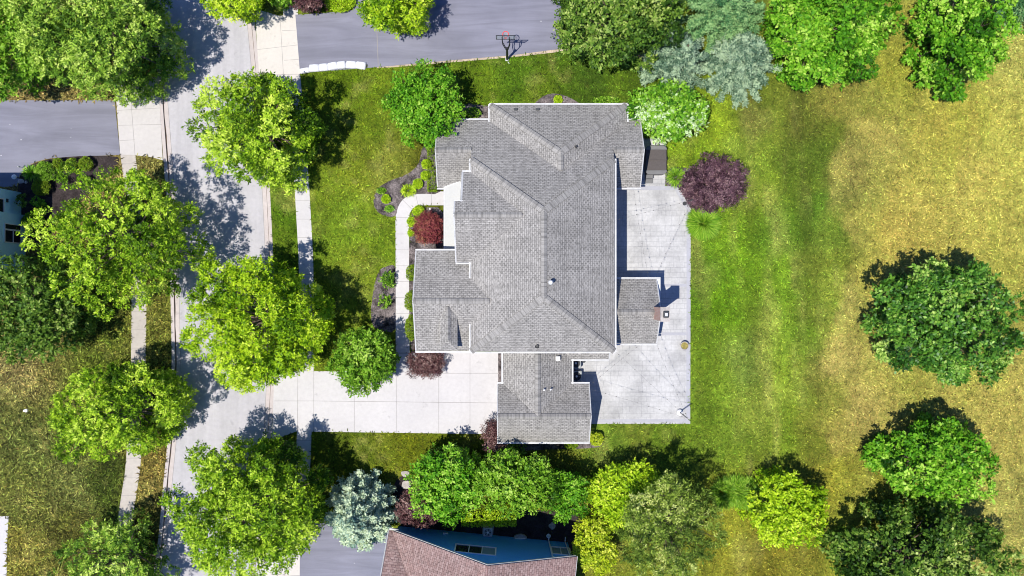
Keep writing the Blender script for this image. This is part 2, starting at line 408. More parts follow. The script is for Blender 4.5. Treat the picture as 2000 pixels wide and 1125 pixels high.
def strip(name, fa, fb, z, mat, rows=ROWS, z0=None, kind='structure'):
    m = MB()
    for a, b in zip(rows[:-1], rows[1:]):
        m.face([W(fa(a), a).xy.to_tuple()+(z,), W(fa(b), b).xy.to_tuple()+(z,), W(fb(b), b).xy.to_tuple()+(z,), W(fb(a), a).xy.to_tuple()+(z,)])
        if z0 is not None:
            for f in (fa, fb):
                p, q = W(f(a), a), W(f(b), b)
                m.face([(p.x, p.y, z0), (q.x, q.y, z0), (q.x, q.y, z), (p.x, p.y, z)])
    return tag(m.build(name, mat), kind=kind)
KR = ROWS[::2] if len(ROWS) % 2 else np.append(ROWS[::2], ROWS[-1])
strip('street', lambda y: LE(y)+15, lambda y: RE(y)-15, -.112, M['street'], KR)
strip('gutter_pan', lambda y: LE(y)+6, lambda y: LE(y)+15.0, -.108, M['kerb'], KR)
strip('gutter_pan', lambda y: RE(y)-15.0, lambda y: RE(y)-6, -.108, M['kerb'], KR)
strip('kerb', lambda y: LE(y)-.5, lambda y: LE(y)+6, .01, M['kerb'], KR, -.2)
strip('kerb', lambda y: RE(y)-6, lambda y: RE(y)+.5, .01, M['kerb'], KR, -.2)
# joint lines of the gutter
M['dirt'] = rough_mat('kerb_dirt', (.16, .11, .08), .5, .6, 5, bump=.3)
strip('kerb_joint', lambda y: LE(y)+5.6, lambda y: LE(y)+7.6+.9*np.sin(y/31.)*np.sin(y/13.), -.100, M['dirt'], KR)
strip('kerb_joint', lambda y: RE(y)-7.4, lambda y: RE(y)-6.2, -.100, M['dirt'], KR)
strip('gutter_joint', lambda y: LE(y)+15, lambda y: LE(y)+15.8, -.104, M['joint'], KR)
strip('gutter_joint', lambda y: RE(y)-15.8, lambda y: RE(y)-15, -.104, M['joint'], KR)

# sidewalks
SR = edge_fn([(-300,545),(130,556),(250,568),(375,576),(498,583),(600,585),(725,584),(845,580),(950,576),(1125,568),(1400,540)])
SL = edge_fn([(-300,200),(150,224),(300,235),(450,255),(605,257),(700,256),(800,253),(917,245),(1000,232),(1050,227),(1125,214),(1400,160)])
rr = np.arange(-300, 1401, 25.)
strip('sidewalk', SR, lambda y: SR(y)+28.5, .012, M['concrete'], rr, -.05)
strip('sidewalk', SL, lambda y: SL(y)+29, .012, M['walk_warm'], rr, -.05)
def joints(name, segs, z, wd=.035):
    m = MB()
    for (a, b) in segs:
        A, B = W(*a), W(*b); d = (B-A).normalized(); s = Vector((-d.y, d.x, 0))*wd/2
        m.face([(A-s).xy.to_tuple()+(z,), (B-s).xy.to_tuple()+(z,), (B+s).xy.to_tuple()+(z,), (A+s).xy.to_tuple()+(z,)])
    return tag(m.build(name, M['joint']), kind='structure')
segs = []
for y in np.arange(-40, 1160, 36.):
    for fn in (SR, SL): segs.append(((float(fn(y)), y), (float(fn(y))+28.5, y)))
joints('sidewalk_joint', segs, .016, .025)

# driveways
sheet('concrete_driveway', [(536,727),(590,725),(773,725),(773,690),(978,687),(978,848),(608,843),(580,842),(556,851),(531,862)], .020, M['concrete'], thick=.06)
joints('driveway_joint', [((613,725),(613,843)),((692,725),(692,844)),((774,727),(774,845)),((857,688),(857,846)),((918,688),(918,847)),((612,783),(975,787)),((536,783),(612,783)),((857,729),(975,729)),((774,690),(799,690)),((582,726),(581,842))], .026, .03)
sheet('front_walk', [(869,374),(822,374),(806,376),(790,382),(779,392),(773.5,408),(772.5,430),(773,560),(773,689),(800,689),(799,560),(799,430),(800,417),(806,407),(817,402),(830,401),(869,401)], .024, M['concrete'], thick=.06)
joints('front_walk_joint', [((843,374),(843,401)),((811,375),(817,402)),((783,387),(804,408)),((773,425),(799,425)),((773,457),(799,457)),((773,488),(799,488)),((773,519),(799,519)),((773,550),(799,550)),((773,581),(799,581)),((773,612),(799,612)),((773,644),(799,644))], .030, .025)
sheet('driveway_apron', [(498,18),(515,22),(545,31),(577,29),(586,143),(586,165),(560,168),(508,168),(503,100)], .022, M['apron'], thick=.06)
joints('apron_joint', [((547,30),(554,150)),((503,97),(581,88)),((551,60),(578,59)),((555,118),(584,116)),((503,147),(586,145))], .028, .025)
sheet('asphalt_driveway', [(577,29),(640,25),(690,20),(700,-60),(1080,-60),(1100,30),(1098,95),(1000,108),(880,118),(740,131),(700,134),(586,143)], .026, M['asphalt'], thick=.06)
joints('driveway_seam', [((736,55),(739,131))], .032, .06)
sheet('gravel_edging', [(735,131),(880,118),(1000,107.5),(1105,94),(1112,99),(1000,112),(880,122),(738,134)], .008, M['gravel'], 1)
sheet('driveway_apron', [(224,150),(309,150),(312,200),(318,313),(300,308),(264,303),(235,302)], .022, M['walk'], thick=.06)
joints('apron_joint', [((256,196),(264,303)),((226,216),(313,211)),((229,245),(316,243)),((232,275),(264,273)),((235,303),(264,303))], .028, .025)
sheet('asphalt_driveway', [(-120,196),(224,196),(235,303),(160,305),(100,309),(70,316),(50,328),(38,345),(33,364),(-120,370)], .026, M['asphalt'], thick=.06)
sheet('driveway_apron', [(510,1040),(586,1052),(584,1400),(470,1400),(490,1200)], .022, M['apron'], thick=.06)
sheet('asphalt_driveway', [(586,1040),(650,1000),(770,1040),(755,1400),(584,1400)], .026, M['asphalt'], thick=.06)
sheet('concrete_driveway', [(-200,1008),(17,1008),(14,1060),(10,1400),(-200,1400)], .020, M['concrete'], thick=.06)
joints('apron_joint', [((557,1062),(555,1125)),((530,1122),(586,1124))], .028, .025)

# patio
PAT = [(1185,364),(1320,364),(1328,370),(1349,408),(1348,828),(1140,828),(1140,752),(1108,752),(1108,690),(1185,690)]
sheet('patio', PAT, .020, M['patio'], thick=.07)
sheet('patio', [(1252,272),(1301,276),(1299,364),(1200,364),(1200,300),(1252,300)], .018, M['patio'], thick=.07)
def bandp(name, pts, wd, z=.026):
    m = MB()
    for a, b in zip(pts[:-1], pts[1:]):
        A, B = W(*a), W(*b); d = (B-A).normalized(); s = Vector((-d.y, d.x, 0))*wd/2
        A = A-d*.0; m.face([(A-s).xy.to_tuple()+(z,), (B-s).xy.to_tuple()+(z,), (B+s).xy.to_tuple()+(z,), (A+s).xy.to_tuple()+(z,)]); z += .003
    return tag(m.build(name, M['border']), kind='structure')
bandp('patio_border', [(1187,367),(1320,367.5),(1344.5,409),(1344,820)], .30)
bandp('patio_border', [(1294,557),(1340,557)], .24, .029)
bandp('patio_border', [(1292,652),(1340,652)], .24, .032)
bandp('patio_border', [(1147,822),(1347,822)], .26, .036)
bandp('patio_border', [(1252,272),(1299,276)], .22, .024)

# mulch beds
def bed(px, mat='mulch', z=.028, sm=2): return tag(sheet('mulch_bed', px, z, M[mat], sm, None, .06), kind='structure')
bed([(1035,215),(1052,192),(1075,182),(1096,184),(1118,193),(1138,206),(1200,205),(1222,198),(1250,210),(1250,240),(1035,240)], 'mulch', .03)
bed([(890,245),(905,200),(935,205),(965,208),(975,240)])
bed([(826,285),(845,280),(870,300),(870,380),(815,378),(792,384),(777,402),(774,424),(752,423),(735,413),(728,395),(735,368),(762,352),(795,342),(818,322),(822,300)])
bed([(809,406),(870,404),(880,480),(880,500),(830,500),(818,520),(818,700),(798,690),(799,430)], 'mulch', .016, 1)
bed([(752,520),(775,516),(776,560),(776,650),(750,648),(722,636),(728,570),(738,530)], 'mulch', .018)
bed([(940,868),(975,850),(1150,855),(1172,845),(1180,856),(1176,872),(1150,876),(1050,878),(950,886)], 'mulch', .03, 1)
bed([(973,686),(984,686),(984,756),(973,756)], 'mulch', .034, 0)
bed([(36,366),(38,345),(52,326),(75,316),(110,308),(170,304),(228,305),(234,312),(226,330),(150,400),(90,470),(20,480)], 'mulch_dark', .03, 1)
bed([(765,990),(770,935),(800,925),(830,960),(900,985),(1085,1000),(1118,990),(1150,1010),(1150,1110),(1110,1080),(800,1060)], 'mulch_dark', .03)
bed([(1298,340),(1312,325),(1360,330),(1400,400),(1380,430),(1350,420),(1330,372),(1300,366)], 'mulch', .016, 1)

# ------------------------------------------------------------------ houses
def cap(mb, a, b, pitch=.7, wd=.34, lift=.075):
    a, b = Vector(a), Vector(b); d = (b-a).normalized(); s = d.cross(Vector((0, 0, 1))).normalized()*wd/2
    dz = Vector((0, 0, pitch*wd/2)); up = Vector((0, 0, lift))
    L = (b-a).length
    for sg in (1, -1):
        e1, e2 = a+s*sg-dz+up, b+s*sg-dz+up
        pts = [a+up*1.6, e1, e2, b+up*1.6]; uv = [(0, .2), (0, 0), (L, 0), (L, .2)]
        if sg < 0: pts = pts[::-1]; uv = uv[::-1]
        mb.face(pts, uv)
        q = [e1, e2, e2-Vector((0, 0, .06)), e1-Vector((0, 0, .06))]
        mb.face(q if sg < 0 else q[::-1], [(0, 0), (L, 0), (L, .05), (0, .05)])
def window(parent, org, ux, w_, z0, z1, n, panes=1, fr=.07, gm='glass', fmat='white'):
    """window on a wall: org = centre on wall plane, ux along wall, n outward normal"""
    org, ux, n = Vector(org), Vector(ux).normalized(), Vector(n).normalized()
    def slab(m, u0, u1, a, b, d0, d1):
        q = [org+ux*u+n*d+Vector((0, 0, z)) for z in (a, b) for d in (d0, d1) for u in (u0, u1)]
        for f in ((0, 2, 3, 1), (4, 5, 7, 6), (0, 1, 5, 4), (2, 6, 7, 3), (0, 4, 6, 2), (1, 3, 7, 5)): m.face([q[i] for i in f])
    m = MB(); h = w_/2
    slab(m, -h, h, z0-fr, z0, -.02, .07); slab(m, -h, h, z1, z1+fr, -.02, .065)
    slab(m, -h-fr, -h, z0-fr, z1+fr, -.02, .06); slab(m, h, h+fr, z0-fr, z1+fr, -.02, .06)
    for k in range(1, panes):
        u = -h+w_*k/panes; slab(m, u-.03, u+.03, z0, z1, 0, .055)
    fo = m.build('window', M[fmat], parent)
    for k in range(panes):
        p = MB(); slab(p, -h+w_*k/panes+.03*(k > 0), -h+w_*(k+1)/panes-.03*(k < panes-1), z0, z1, -.01, .02)
        p.build('pane', M[gm if not isinstance(gm, (list, tuple)) else gm[k]], fo)
    return fo
HO = P(1040, 540)
house = tag(empty('house', HO), 'large house with grey shingle roof, hips and white gutters in the middle of the lot', 'house')
# roof planes
r = MB()
def rp(*pts): r.face([P(*p) for p in pts])
rp((926,331,5.4),(926,676.5,5.4),(1055,578,8.5),(1055,430,8.5))
rp((926,676.5,5.4),(1184.6,676.5,5.4),(1055,578,8.5))
rp((1184.6,676.5,5.4),(1184.6,331,5.4),(1055,430,8.5),(1055,578,8.5))
rp((861,248,2.8),(861,311,4.77),(926,311,4.77),(926,331,5.4),(1055,430,8.5),(1184.6,331,5.4),(1184.6,311,4.77),(1240,311,4.77),(1240,248,2.8))
rp((861,311,4.77),(861,374,2.8),(935,374,2.8),(935,311,4.77))
rp((1172,311,4.77),(1172,374,2.8),(1240,374,2.8),(1240,311,4.77))
r.build('roof', M['shingle'], house, solid=.12)
r = MB()   # north wing
rp((959,220,2.9),(1087,321,6.1),(1214.7,220,2.9))
rp((959,220,2.9),(959,251,2.9),(1087,353.4,6.1),(1087,321,6.1))
rp((1214.7,220,2.9),(1087,321,6.1),(1087,353.4,6.1),(1214.7,251,2.9))
r.build('roof', M['shingle'], house, solid=.12)
r = MB()   # west front gable
rp((912,354,5.4),(912,409,6.96),(900,409,6.96),(900,435,7.7),(1022,435,7.7),(926,354,5.4))
rp((900,435,7.7),(900,516,5.4),(926,516,5.4),(1022,435,7.7))
r.build('roof', M['shingle'], house, solid=.12)
r = MB()   # south west wing
rp((824.5,494.5,4.3),(824.5,586,6.3),(963,586,6.3),(926,545,5.404),(936,545,5.404),(936,494.5,4.3))
rp((824.5,586,6.3),(824.5,677.5,4.3),(936,677.5,4.3),(936,627,5.404),(926,627,5.404),(963,586,6.3))
r.build('roof', M['shingle'], house, solid=.12)
r = MB()   # garage wing
rp((983.7,660,2.8),(983.7,742.5,2.8),(1047.5,797,4.5),(1047.5,660,4.5))
rp((1111.4,695.5,2.8),(1081,665,3.6),(1047.5,660,4.5),(1047.5,797,4.5),(1111.4,742.5,2.8))
rp((974,742.5,2.8),(974,797,4.5),(1047.5,797,4.5),(983.7,742.5,2.8))
rp((1144,742.5,2.8),(1111.4,742.5,2.8),(1047.5,797,4.5),(1144,797,4.5))
rp((974,797,4.5),(974,851,2.8),(1144,851,2.8),(1144,797,4.5))
rp((1111.4,695.5,2.8),(1180.5,695.5,2.8),(1180.5,665,3.6),(1081,665,3.6))
r.build('roof', M['shingle'], house, solid=.12)
r = MB()   # sunroom
rp((1178,546,3.0),(1178,606,5.0),(1269.6,606,5.0),(1269.6,546,3.0))
rp((1178,606,5.0),(1178,666,3.0),(1269.6,666,3.0),(1269.6,606,5.0))
r.build('roof', M['shingle'], house, solid=.12)
# dormer on the south west wing
def sw(gy): return 6.3-(gy-586)*2.0/91.5
r = MB()
rp((886,594,6.15),(871,617,5.64),(871,674,5.6),(886,655,6.15))
rp((886,594,6.15),(886,655,6.15),(902,674,5.6),(902,617,5.64))
rp((886,655,6.15),(871,674,5.6),(902,674,5.6))
dr = r.build('dormer', M['shingle'], house, solid=.08)
m = MB(); m.prism([tuple(P(x, y).xy) for x, y in ((875,606),(898,612),(898,668),(875,668))], 4.3, 5.62); m.build('dormer_wall', M['siding'], dr)
# ridge and hip caps
def capo(a, b, pitch=.7, wd=.42, **k):
    m = MB(); cap(m, P(*a), P(*b), pitch, wd); m.build('ridge_cap', M['cap'], house)
capo((1055,427,8.5),(1055,581,8.5),.575,.42)
capo((926,331,5.4),(1055,430,8.5),.35,.5); capo((1184.6,331,5.4),(1055,430,8.5),.35,.5)
capo((926,676.5,5.4),(1055,578,8.5),.35,.5); capo((1184.6,676.5,5.4),(1055,578,8.5),.35,.5)
capo((959,220,2.9),(1087,321,6.1),.35,.5); capo((1214.7,220,2.9),(1087,321,6.1),.35,.5)
capo((1087,318,6.1),(1087,353,6.1),.6); capo((861,311,4.77),(926,311,4.77),.75); capo((1186,311,4.77),(1240,311,4.77),.75)
capo((900,435,7.7),(1018,435,7.7),.7); capo((824.5,586,6.3),(960,586,6.3),.5); capo((1047.5,680,4.5),(1047.5,797,4.5),.64)
capo((974,797,4.5),(1144,797,4.5),.75); capo((1178,606,5.0),(1269.6,606,5.0),.8); capo((886,596,6.15),(886,656,6.15),.8,.28)
# walls
def wallbox(x0, y0, x1, y1, z, parent=house, mat='siding', z0=-.1):
    m = MB(); a, b = P(x0, y1), P(x1, y0); m.box(a.x, a.y, z0, b.x, b.y, z); return m.build('wall', M[mat], parent)
wallbox(934,339,1176,668,5.25); wallbox(869,256,1232,366,2.72); wallbox(967,228,1206,358,2.8)
wallbox(908,362,950,508,5.2); wallbox(832,502,950,669.5,4.2); wallbox(991,660,1104,760,2.7); wallbox(982,750,1136,843,2.72)
wallbox(1150,553,1262,659,2.9); wallbox(1100,655,1172,688,2.7)
def gable(pts, t=(.12, 0, 0), parent=house, mat='siding'):
    m = MB(); A = [P(*p) for p in pts]; B = [p+Vector(t) for p in A]
    m.face(A); m.face(B[::-1])
    for i in range(len(A)): j = (i+1) % len(A); m.face([A[j], A[i], B[i], B[j]])
    return m.build('wall', M[mat], parent)
gable([(869,254,2.7),(869,311,4.6),(869,368,2.7)]); gable([(1228,254,2.7),(1228,311,4.6),(1228,368,2.7)])
gable([(908,362,5.2),(908,435,7.5),(908,508,5.2)]); gable([(832,502,4.2),(832,586,6.1),(832,669.5,4.2)])
gable([(982,750,2.7),(982,797,4.3),(982,843,2.7)]); gable([(1133,750,2.7),(1133,797,4.3),(1133,843,2.7)])
gable([(1259,553,2.9),(1259,606,4.8),(1259,659,2.9)])
# gutters and rake trim
def trim(name, *pts, wd=.125, ht=.12, off=(0, 0), dz=0.0):
    m = MB()
    for a, b in zip(pts[:-1], pts[1:]):
        A, B = P(*a), P(*b); d = (B-A).normalized()*.07; o = Vector((off[0], off[1], dz)); m.bar(A-d+o, B+d+o, wd, ht)
    return m.build(name, M['trim'], house)
G = 'gutter'
trim(G,(926,331,5.4),(926,358,5.4),off=(-.09,0)); trim(G,(926,516,5.4),(926,546,5.4),off=(-.09,0)); trim(G,(926,628,5.4),(926,676.5,5.4),off=(-.09,0))
trim(G,(926,676.5,5.4),(1184.6,676.5,5.4),off=(0,-.09),dz=.003); trim(G,(1184.6,676.5,5.4),(1184.6,331,5.4),off=(.09,0))
trim(G,(861,248,2.8),(959,248,2.8),off=(0,.09)); trim(G,(1214.7,248,2.8),(1240,248,2.8),off=(0,.09)); trim(G,(861,374,2.8),(874,374,2.8),off=(0,-.09)); trim(G,(1186,374,2.8),(1240,374,2.8),off=(0,-.09))
trim(G,(959,220,2.9),(1214.7,220,2.9),off=(0,.09)); trim(G,(959,220,2.9),(959,251,2.9),off=(-.09,0),dz=.003); trim(G,(1214.7,220,2.9),(1214.7,251,2.9),off=(.09,0),dz=.003)
trim(G,(912,354,5.4),(926,354,5.4),off=(0,.09),dz=.004); trim(G,(900,516,5.4),(926,516,5.4),off=(0,-.09),dz=.004)
trim(G,(824.5,494.5,4.3),(905,494.5,4.3),off=(0,.09)); trim(G,(824.5,677.5,4.3),(924,677.5,4.3),off=(0,-.09))
trim(G,(983.7,686,2.8),(983.7,742.5,2.8),off=(-.09,0)); trim(G,(974,742.5,2.8),(983.7,742.5,2.8),off=(0,.09),dz=.003)
trim(G,(1111.4,695.5,2.8),(1111.4,742.5,2.8),off=(.09,0)); trim(G,(1111.4,742.5,2.8),(1144,742.5,2.8),off=(0,.09),dz=.003)
trim(G,(1113,695.5,2.8),(1180.5,695.5,2.8),off=(0,-.09),dz=.003); trim(G,(974,851,2.8),(1144,851,2.8),off=(0,-.09))
trim(G,(1180.5,695.5,2.8),(1180.5,686,3.05),off=(.08,0),dz=.006,wd=.1)
trim(G,(1178,546,3.0),(1276,546,3.0),off=(0,.09)); trim(G,(1178,666,3.0),(1269.6,666,3.0),off=(0,-.09))
T = 'rake_trim'
for x, s in ((861,-1),(1240,1)): trim(T,(x,250,2.86),(x,311,4.77),(x,372,2.86),wd=.07,ht=.16,off=(.03*s,0),dz=.01)
trim(T,(900,409,6.96),(900,435,7.7),(900,515,5.43),wd=.1,ht=.16,off=(-.04,0),dz=.01); trim(T,(912,355,5.43),(912,409,6.96),wd=.14,ht=.16,off=(-.05,0),dz=.01)
trim(T,(912,409,6.96),(900,409,6.96),wd=.09,ht=.2,dz=.02)
trim(T,(824.5,496,4.33),(824.5,586,6.3),(824.5,676,4.33),wd=.08,ht=.16,off=(-.03,0),dz=.01)
for x, s in ((974,-1),(1144,1)): trim(T,(x,744,2.85),(x,797,4.5),(x,850,2.83),wd=.08,ht=.16,off=(.03*s,0),dz=.01)
trim(T,(1269.6,548,3.06),(1269.6,606,5.0),(1269.6,664,3.06),wd=.08,ht=.16,off=(.03,0),dz=.01)
m = MB(); a, b = P(1270.2,590), P(1277.5,546); m.box(a.x, a.y, 2.8, b.x, b.y, 2.98); m.build('eave_return', M['white'], house)
# porch roof with seams
m = MB(); q = [P(874.5,374,2.85),P(874.5,492,2.85),P(928,492,3.33),P(928,340,3.33),P(906,362,3.13)]
m.face(q); pr = m.build('porch_roof', M['porch_metal'], house, solid=.1)
m = MB()
for gy in range(392, 490, 18): m.bar(P(875,gy,2.862),P(924,gy-2,3.308),.03,.03)
m.build('seam', M['siding'], pr)
trim(T,(874.5,374,2.86),(874.5,493,2.86),wd=.12,ht=.16,off=(-.05,0)); trim(T,(874.5,374,2.87),(906,361,3.17),wd=.12,ht=.1)
for gy in (384, 430, 482):
    m = MB(); p = P(879, gy); m.box(p.x-.1, p.y-.1, 0, p.x+.1, p.y+.1, 2.74); m.build('porch_post', M['white'], house)
m = MB(); a, b = P(874,490), P(934,376); m.box(a.x, a.y, -.05, b.x, b.y, .14); m.build('porch_floor', M['concrete'], house)
# windows and doors on the walls
for gy in (390, 470): window(house, P(908, gy), (0, 1, 0), 1.4, 3.6, 4.9, (-1, 0, 0), 2)
for gy in (530, 590, 640): window(house, P(832, gy), (0, 1, 0), 1.2, 1.0, 2.5, (-1, 0, 0), 2)
for gy in (400, 470, 640): window(house, P(1176, gy), (0, 1, 0), 1.5, 3.4, 4.8, (1, 0, 0), 2)
for gy in (575, 640): window(house, P(1262, gy), (0, 1, 0), 1.3, .7, 2.3, (1, 0, 0), 2)
for gx in (1000, 1090, 1160): window(house, P(gx, 228), (1, 0, 0), 1.2, 1.0, 2.3, (0, 1, 0), 2)
for gx in (1010, 1090): window(house, P(gx, 843), (1, 0, 0), 1.2, 1.0, 2.2, (0, -1, 0), 2)
m = MB(); p = P(934, 430); m.box(p.x-.06, p.y-.55, .14, p.x+.0, p.y+.55, 2.3); d = m.build('door', M['dark'], house)
m = MB(); m.tube([p+Vector((-.1,.4,1.1)), p+Vector((-.1,.4,1.3))], .02); m.build('handle', M['steel'], d)
for gy in (773, 820):
    m = MB(); p = P(982, gy)
    for k in range(4): m.box(p.x-.05, p.y-.8, .05+k*.55, p.x, p.y+.8, .58+k*.55)
    m.build('garage_door', M['white'], house, bevel=.01)
# roof hardware
def pipe(gx, gy, h, ht, rad, name='vent_pipe', mat='steel', hat=False):
    m = MB(); p = P(gx, gy, h); m.cyl(p.x, p.y, h-.2, h+ht, rad, n=14); 
    if hat: m.cyl(p.x, p.y, h+ht+.03, h+ht+.1, rad*1.7, rad*1.2, 14)
    m.cyl(p.x, p.y, h-.12, h+.03, rad*2.1, rad*1.2, 14)
    m.build(name, M[mat], house)
pipe(1066,553,8.22,.62,.10,hat=True); pipe(1069.5,551,8.15,.4,.06)
pipe(1115,308,5.35,.3,.08,'vent_pipe','black'); pipe(1045,666,5.75,.22,.10,'vent_pipe','black')
pipe(1058.5,749,4.2,.4,.07); pipe(1071,749,3.85,.4,.07)
for gx in (1007, 1048):
    m = MB(); p = P(gx, 230); h = 2.9+(230-220)*.0317; m.box(p.x-.14, p.y-.09, h-.05, p.x+.14, p.y+.09, h+.12); m.build('roof_vent', M['dark'], house, bevel=.02)
m = MB(); p = P(1085, 693); m.box(p.x-.17, p.y-.17, 3.4, p.x+.17, p.y+.17, 3.78); m.build('roof_vent', M['white'], house, bevel=.02)
# chimney
m = MB(); a, b = P(1258.5, 619.8), P(1272.6, 596.7); m.box(a.x, a.y, -.05, b.x, b.y, 7.8); ch = m.build('chimney', M['brick'], house)
def sub(mb, name, mat, parent, root=house, **k):
    return mb.build(name, mat, parent, **k)
m = MB(); m.box(a.x-.05, a.y-.05, 7.8, b.x+.05, b.y+.05, 7.9); sub(m, 'chimney_cap', M['stone'], ch)
m = MB(); cx, cy = (a.x+b.x)/2+.04, (a.y+b.y)/2; m.box(cx-.2, cy-.24, 7.9, cx+.2, cy+.24, 8.1); sub(m, 'flue', M['dark'], ch, bevel=.05)
m = MB(); m.box(cx-.1, cy-.12, 8.1, cx+.1, cy+.12, 8.2); sub(m, 'flue_cap', M['steel'], ch, bevel=.02)
m = MB(); a2, b2 = P(1190,683), P(1193,673); m.box(a2.x, a2.y, 0, b2.x, b2.y, .9); m.build('meter_box', M['dark'], house, bevel=.02)

# ---- blue house, bottom edge
BO = P(945, 1070)
bh = tag(empty('house', BO), 'blue sided house with reddish brown shingle roof at the bottom edge', 'house')
r = MB()
a = P(770,1016,2.8); pk = P(958,1034.5,9.0); rt = P(1116,1049.7,4.9)
rd = Vector(((1116-770)/24, -(1049.7-1016)/24, 0)).normalized(); dn = Vector((rd.y, -rd.x, 0))   # rd along the gable wall, dn away from it
if dn.y > 0: dn = -dn
v1 = P(778,1017.5,2.8)
v2 = v1+dn*5.2+rd*3.35+Vector((0,0,4.26)); l2 = a+dn*5.2+Vector((0,0,4.26))
r.face([a, l2, v2, v1])
deep = 14
v3 = v1+dn*10.4
r.face([v1, v2, v3, v1+dn*deep, pk+dn*deep, pk][::-1]); r.face([pk, pk+dn*deep, rt+dn*deep, rt][::-1])
r.face([l2, a+dn*10.4, v3, v2])
br_ = r.build('roof', M['shingle_red'], bh, solid=.14)
m = MB(); cap(m, pk, pk+dn*deep, .7, .35); m.build('ridge_cap', M['cap_red'], bh)
wi = dn*.42
w0, w1 = P(779,1017.2)+wi, P(1110,1049.2)+wi
def wl(t, z): p = w0.lerp(w1, t); return Vector((p.x, p.y, z))
tp = (P(958,1034.5)-P(779,1017.2)).length/(P(1110,1049.2)-P(779,1017.2)).length
front = [wl(0,-.1), wl(1,-.1), wl(1,4.85), wl(tp,8.75), wl(0,2.75)]
m = MB(); bk = [p+dn*9 for p in front]; m.face(front); m.face(bk[::-1])
for i in range(5): j = (i+1) % 5; m.face([front[j], front[i], bk[i], bk[j]])
m.build('wall', M['siding_blue'], bh)
nrm = -dn
def on(gx, z=0):
    t = ((gx-1000)/24-w0.x)/(w1.x-w0.x); return wl(t, z)
window(bh, on(933), rd, 3.0, 3.5, 5.3, nrm, 3, .1, ['glass','glass','glass_clear'])
window(bh, on(1091.5), rd, 1.35, 1.75, 3.45, nrm, 2, .12, 'glass_clear')
m = MB(); q = on(1071, .3)+nrm*.12; q2 = on(1074, 5.4)+nrm*.12
m.tube([q+nrm*.35, q, q2, q2+nrm*.3+Vector((0,0,.1))], .05, 8); m.build('downspout', M['white'], bh)
m = MB(); m.cyl(q.x, q.y+.25, .0, .12, .2, .16, 14); m.build('drain', M['white'], bh)
m = MB(); q = on(1103, .2)+nrm*.12; q2 = on(1107, 4.7)+nrm*.12; m.tube([q+nrm*.35, q, q2], .045, 8); m.build('downspout', M['white'], bh)
m = MB(); q = on(872, 1.0)+nrm*.06; m.box(q.x-.2, q.y-.05, .95, q.x+.2, q.y+.06, 1.1); m.build('outlet_cover', M['white'], bh, bevel=.01)
def btrim(name, A, B, wd=.14, ht=.16):
    m = MB(); m.bar(A, B, wd*.8, ht); m.build(name, M['trim'], bh)
up = Vector((0,0,.03))
btrim('rake_trim', v1+up-dn*.03, pk+up-dn*.03, .09); btrim('rake_trim', pk+up-dn*.03, rt+up-dn*.03, .09); btrim('gutter', rt+rd*.08, rt+dn*deep+rd*.08)
btrim('rake_trim', a-rd*.06+up, l2-rd*.06+up, .10); btrim('gutter', a-dn*.07, v1+rd*.4-dn*.07, .16)
m = MB(); c0 = pk+dn*2.1; m.box(c0.x-.28, c0.y-.2, 7.9, c0.x+.12, c0.y+.5, 9.1); m.build('roof_vent', M['dark'], bh, bevel=.02)
# ---- pale blue house, left edge
lh = tag(empty('house', W(-60, 440)), 'pale blue house wall with white framed windows at the left edge', 'house')
def wpx(px, py): return W(px, py, 0)
m = MB(); A, B = wpx(-400, 423), wpx(42, 376); m.box(A.x, A.y, -.1, B.x, B.y, 6.0); m.build('wall', M['siding_pale_blue'], lh)
m = MB(); A, B = wpx(-400, 540), wpx(50, 420.5); m.box(A.x, A.y, -.1, B.x, B.y, 5.9); m.build('wall', M['siding_pale_blue'], lh)
E = wpx(50, 0).x; E2 = wpx(42, 0).x
window(lh, (E, wpx(0, 464).y, 0), (0, 1, 0), .95, .75, 2.9, (1, 0, 0), 1, .07, 'glass'); 
m = MB(); y_ = wpx(0, 464).y; m.box(E+.02, y_-.475, 1.75, E+.06, y_+.475, 1.83); m.build('window_rail', M['white'], lh)
window(lh, (E, wpx(0, 447.5).y, 0), (0, 1, 0), .42, .75, 2.9, (1, 0, 0), 1, .06, 'glass')
window(lh, (E2, wpx(0, 408).y, 0), (0, 1, 0), 1.0, 2.55, 4.2, (1, 0, 0), 1, .09, 'glass')
m = MB(); y_ = wpx(0, 397).y; m.box(E2, y_-.12, 1.9, E2+.06, y_+.16, 2.15); m.build('wall_vent', M['dark'], lh)
m = MB(); rz = 6.05
x0, x1, y0, y1 = wpx(-420,0).x, E+.5, wpx(0,560).y, wpx(0,366).y; ym = (y0+y1)/2
m.face([(x0,y0,rz),(x1,y0,rz),(x1-3,ym,rz+2.6),(x0,ym,rz+2.6)]); m.face([(x0,y1,rz),(x0,ym,rz+2.6),(x1-3,ym,rz+2.6),(x1,y1,rz)]); m.face([(x1,y0,rz),(x1,y1,rz),(x1-3,ym,rz+2.6)])
m.build('roof', M['shingle'], lh, solid=.12)

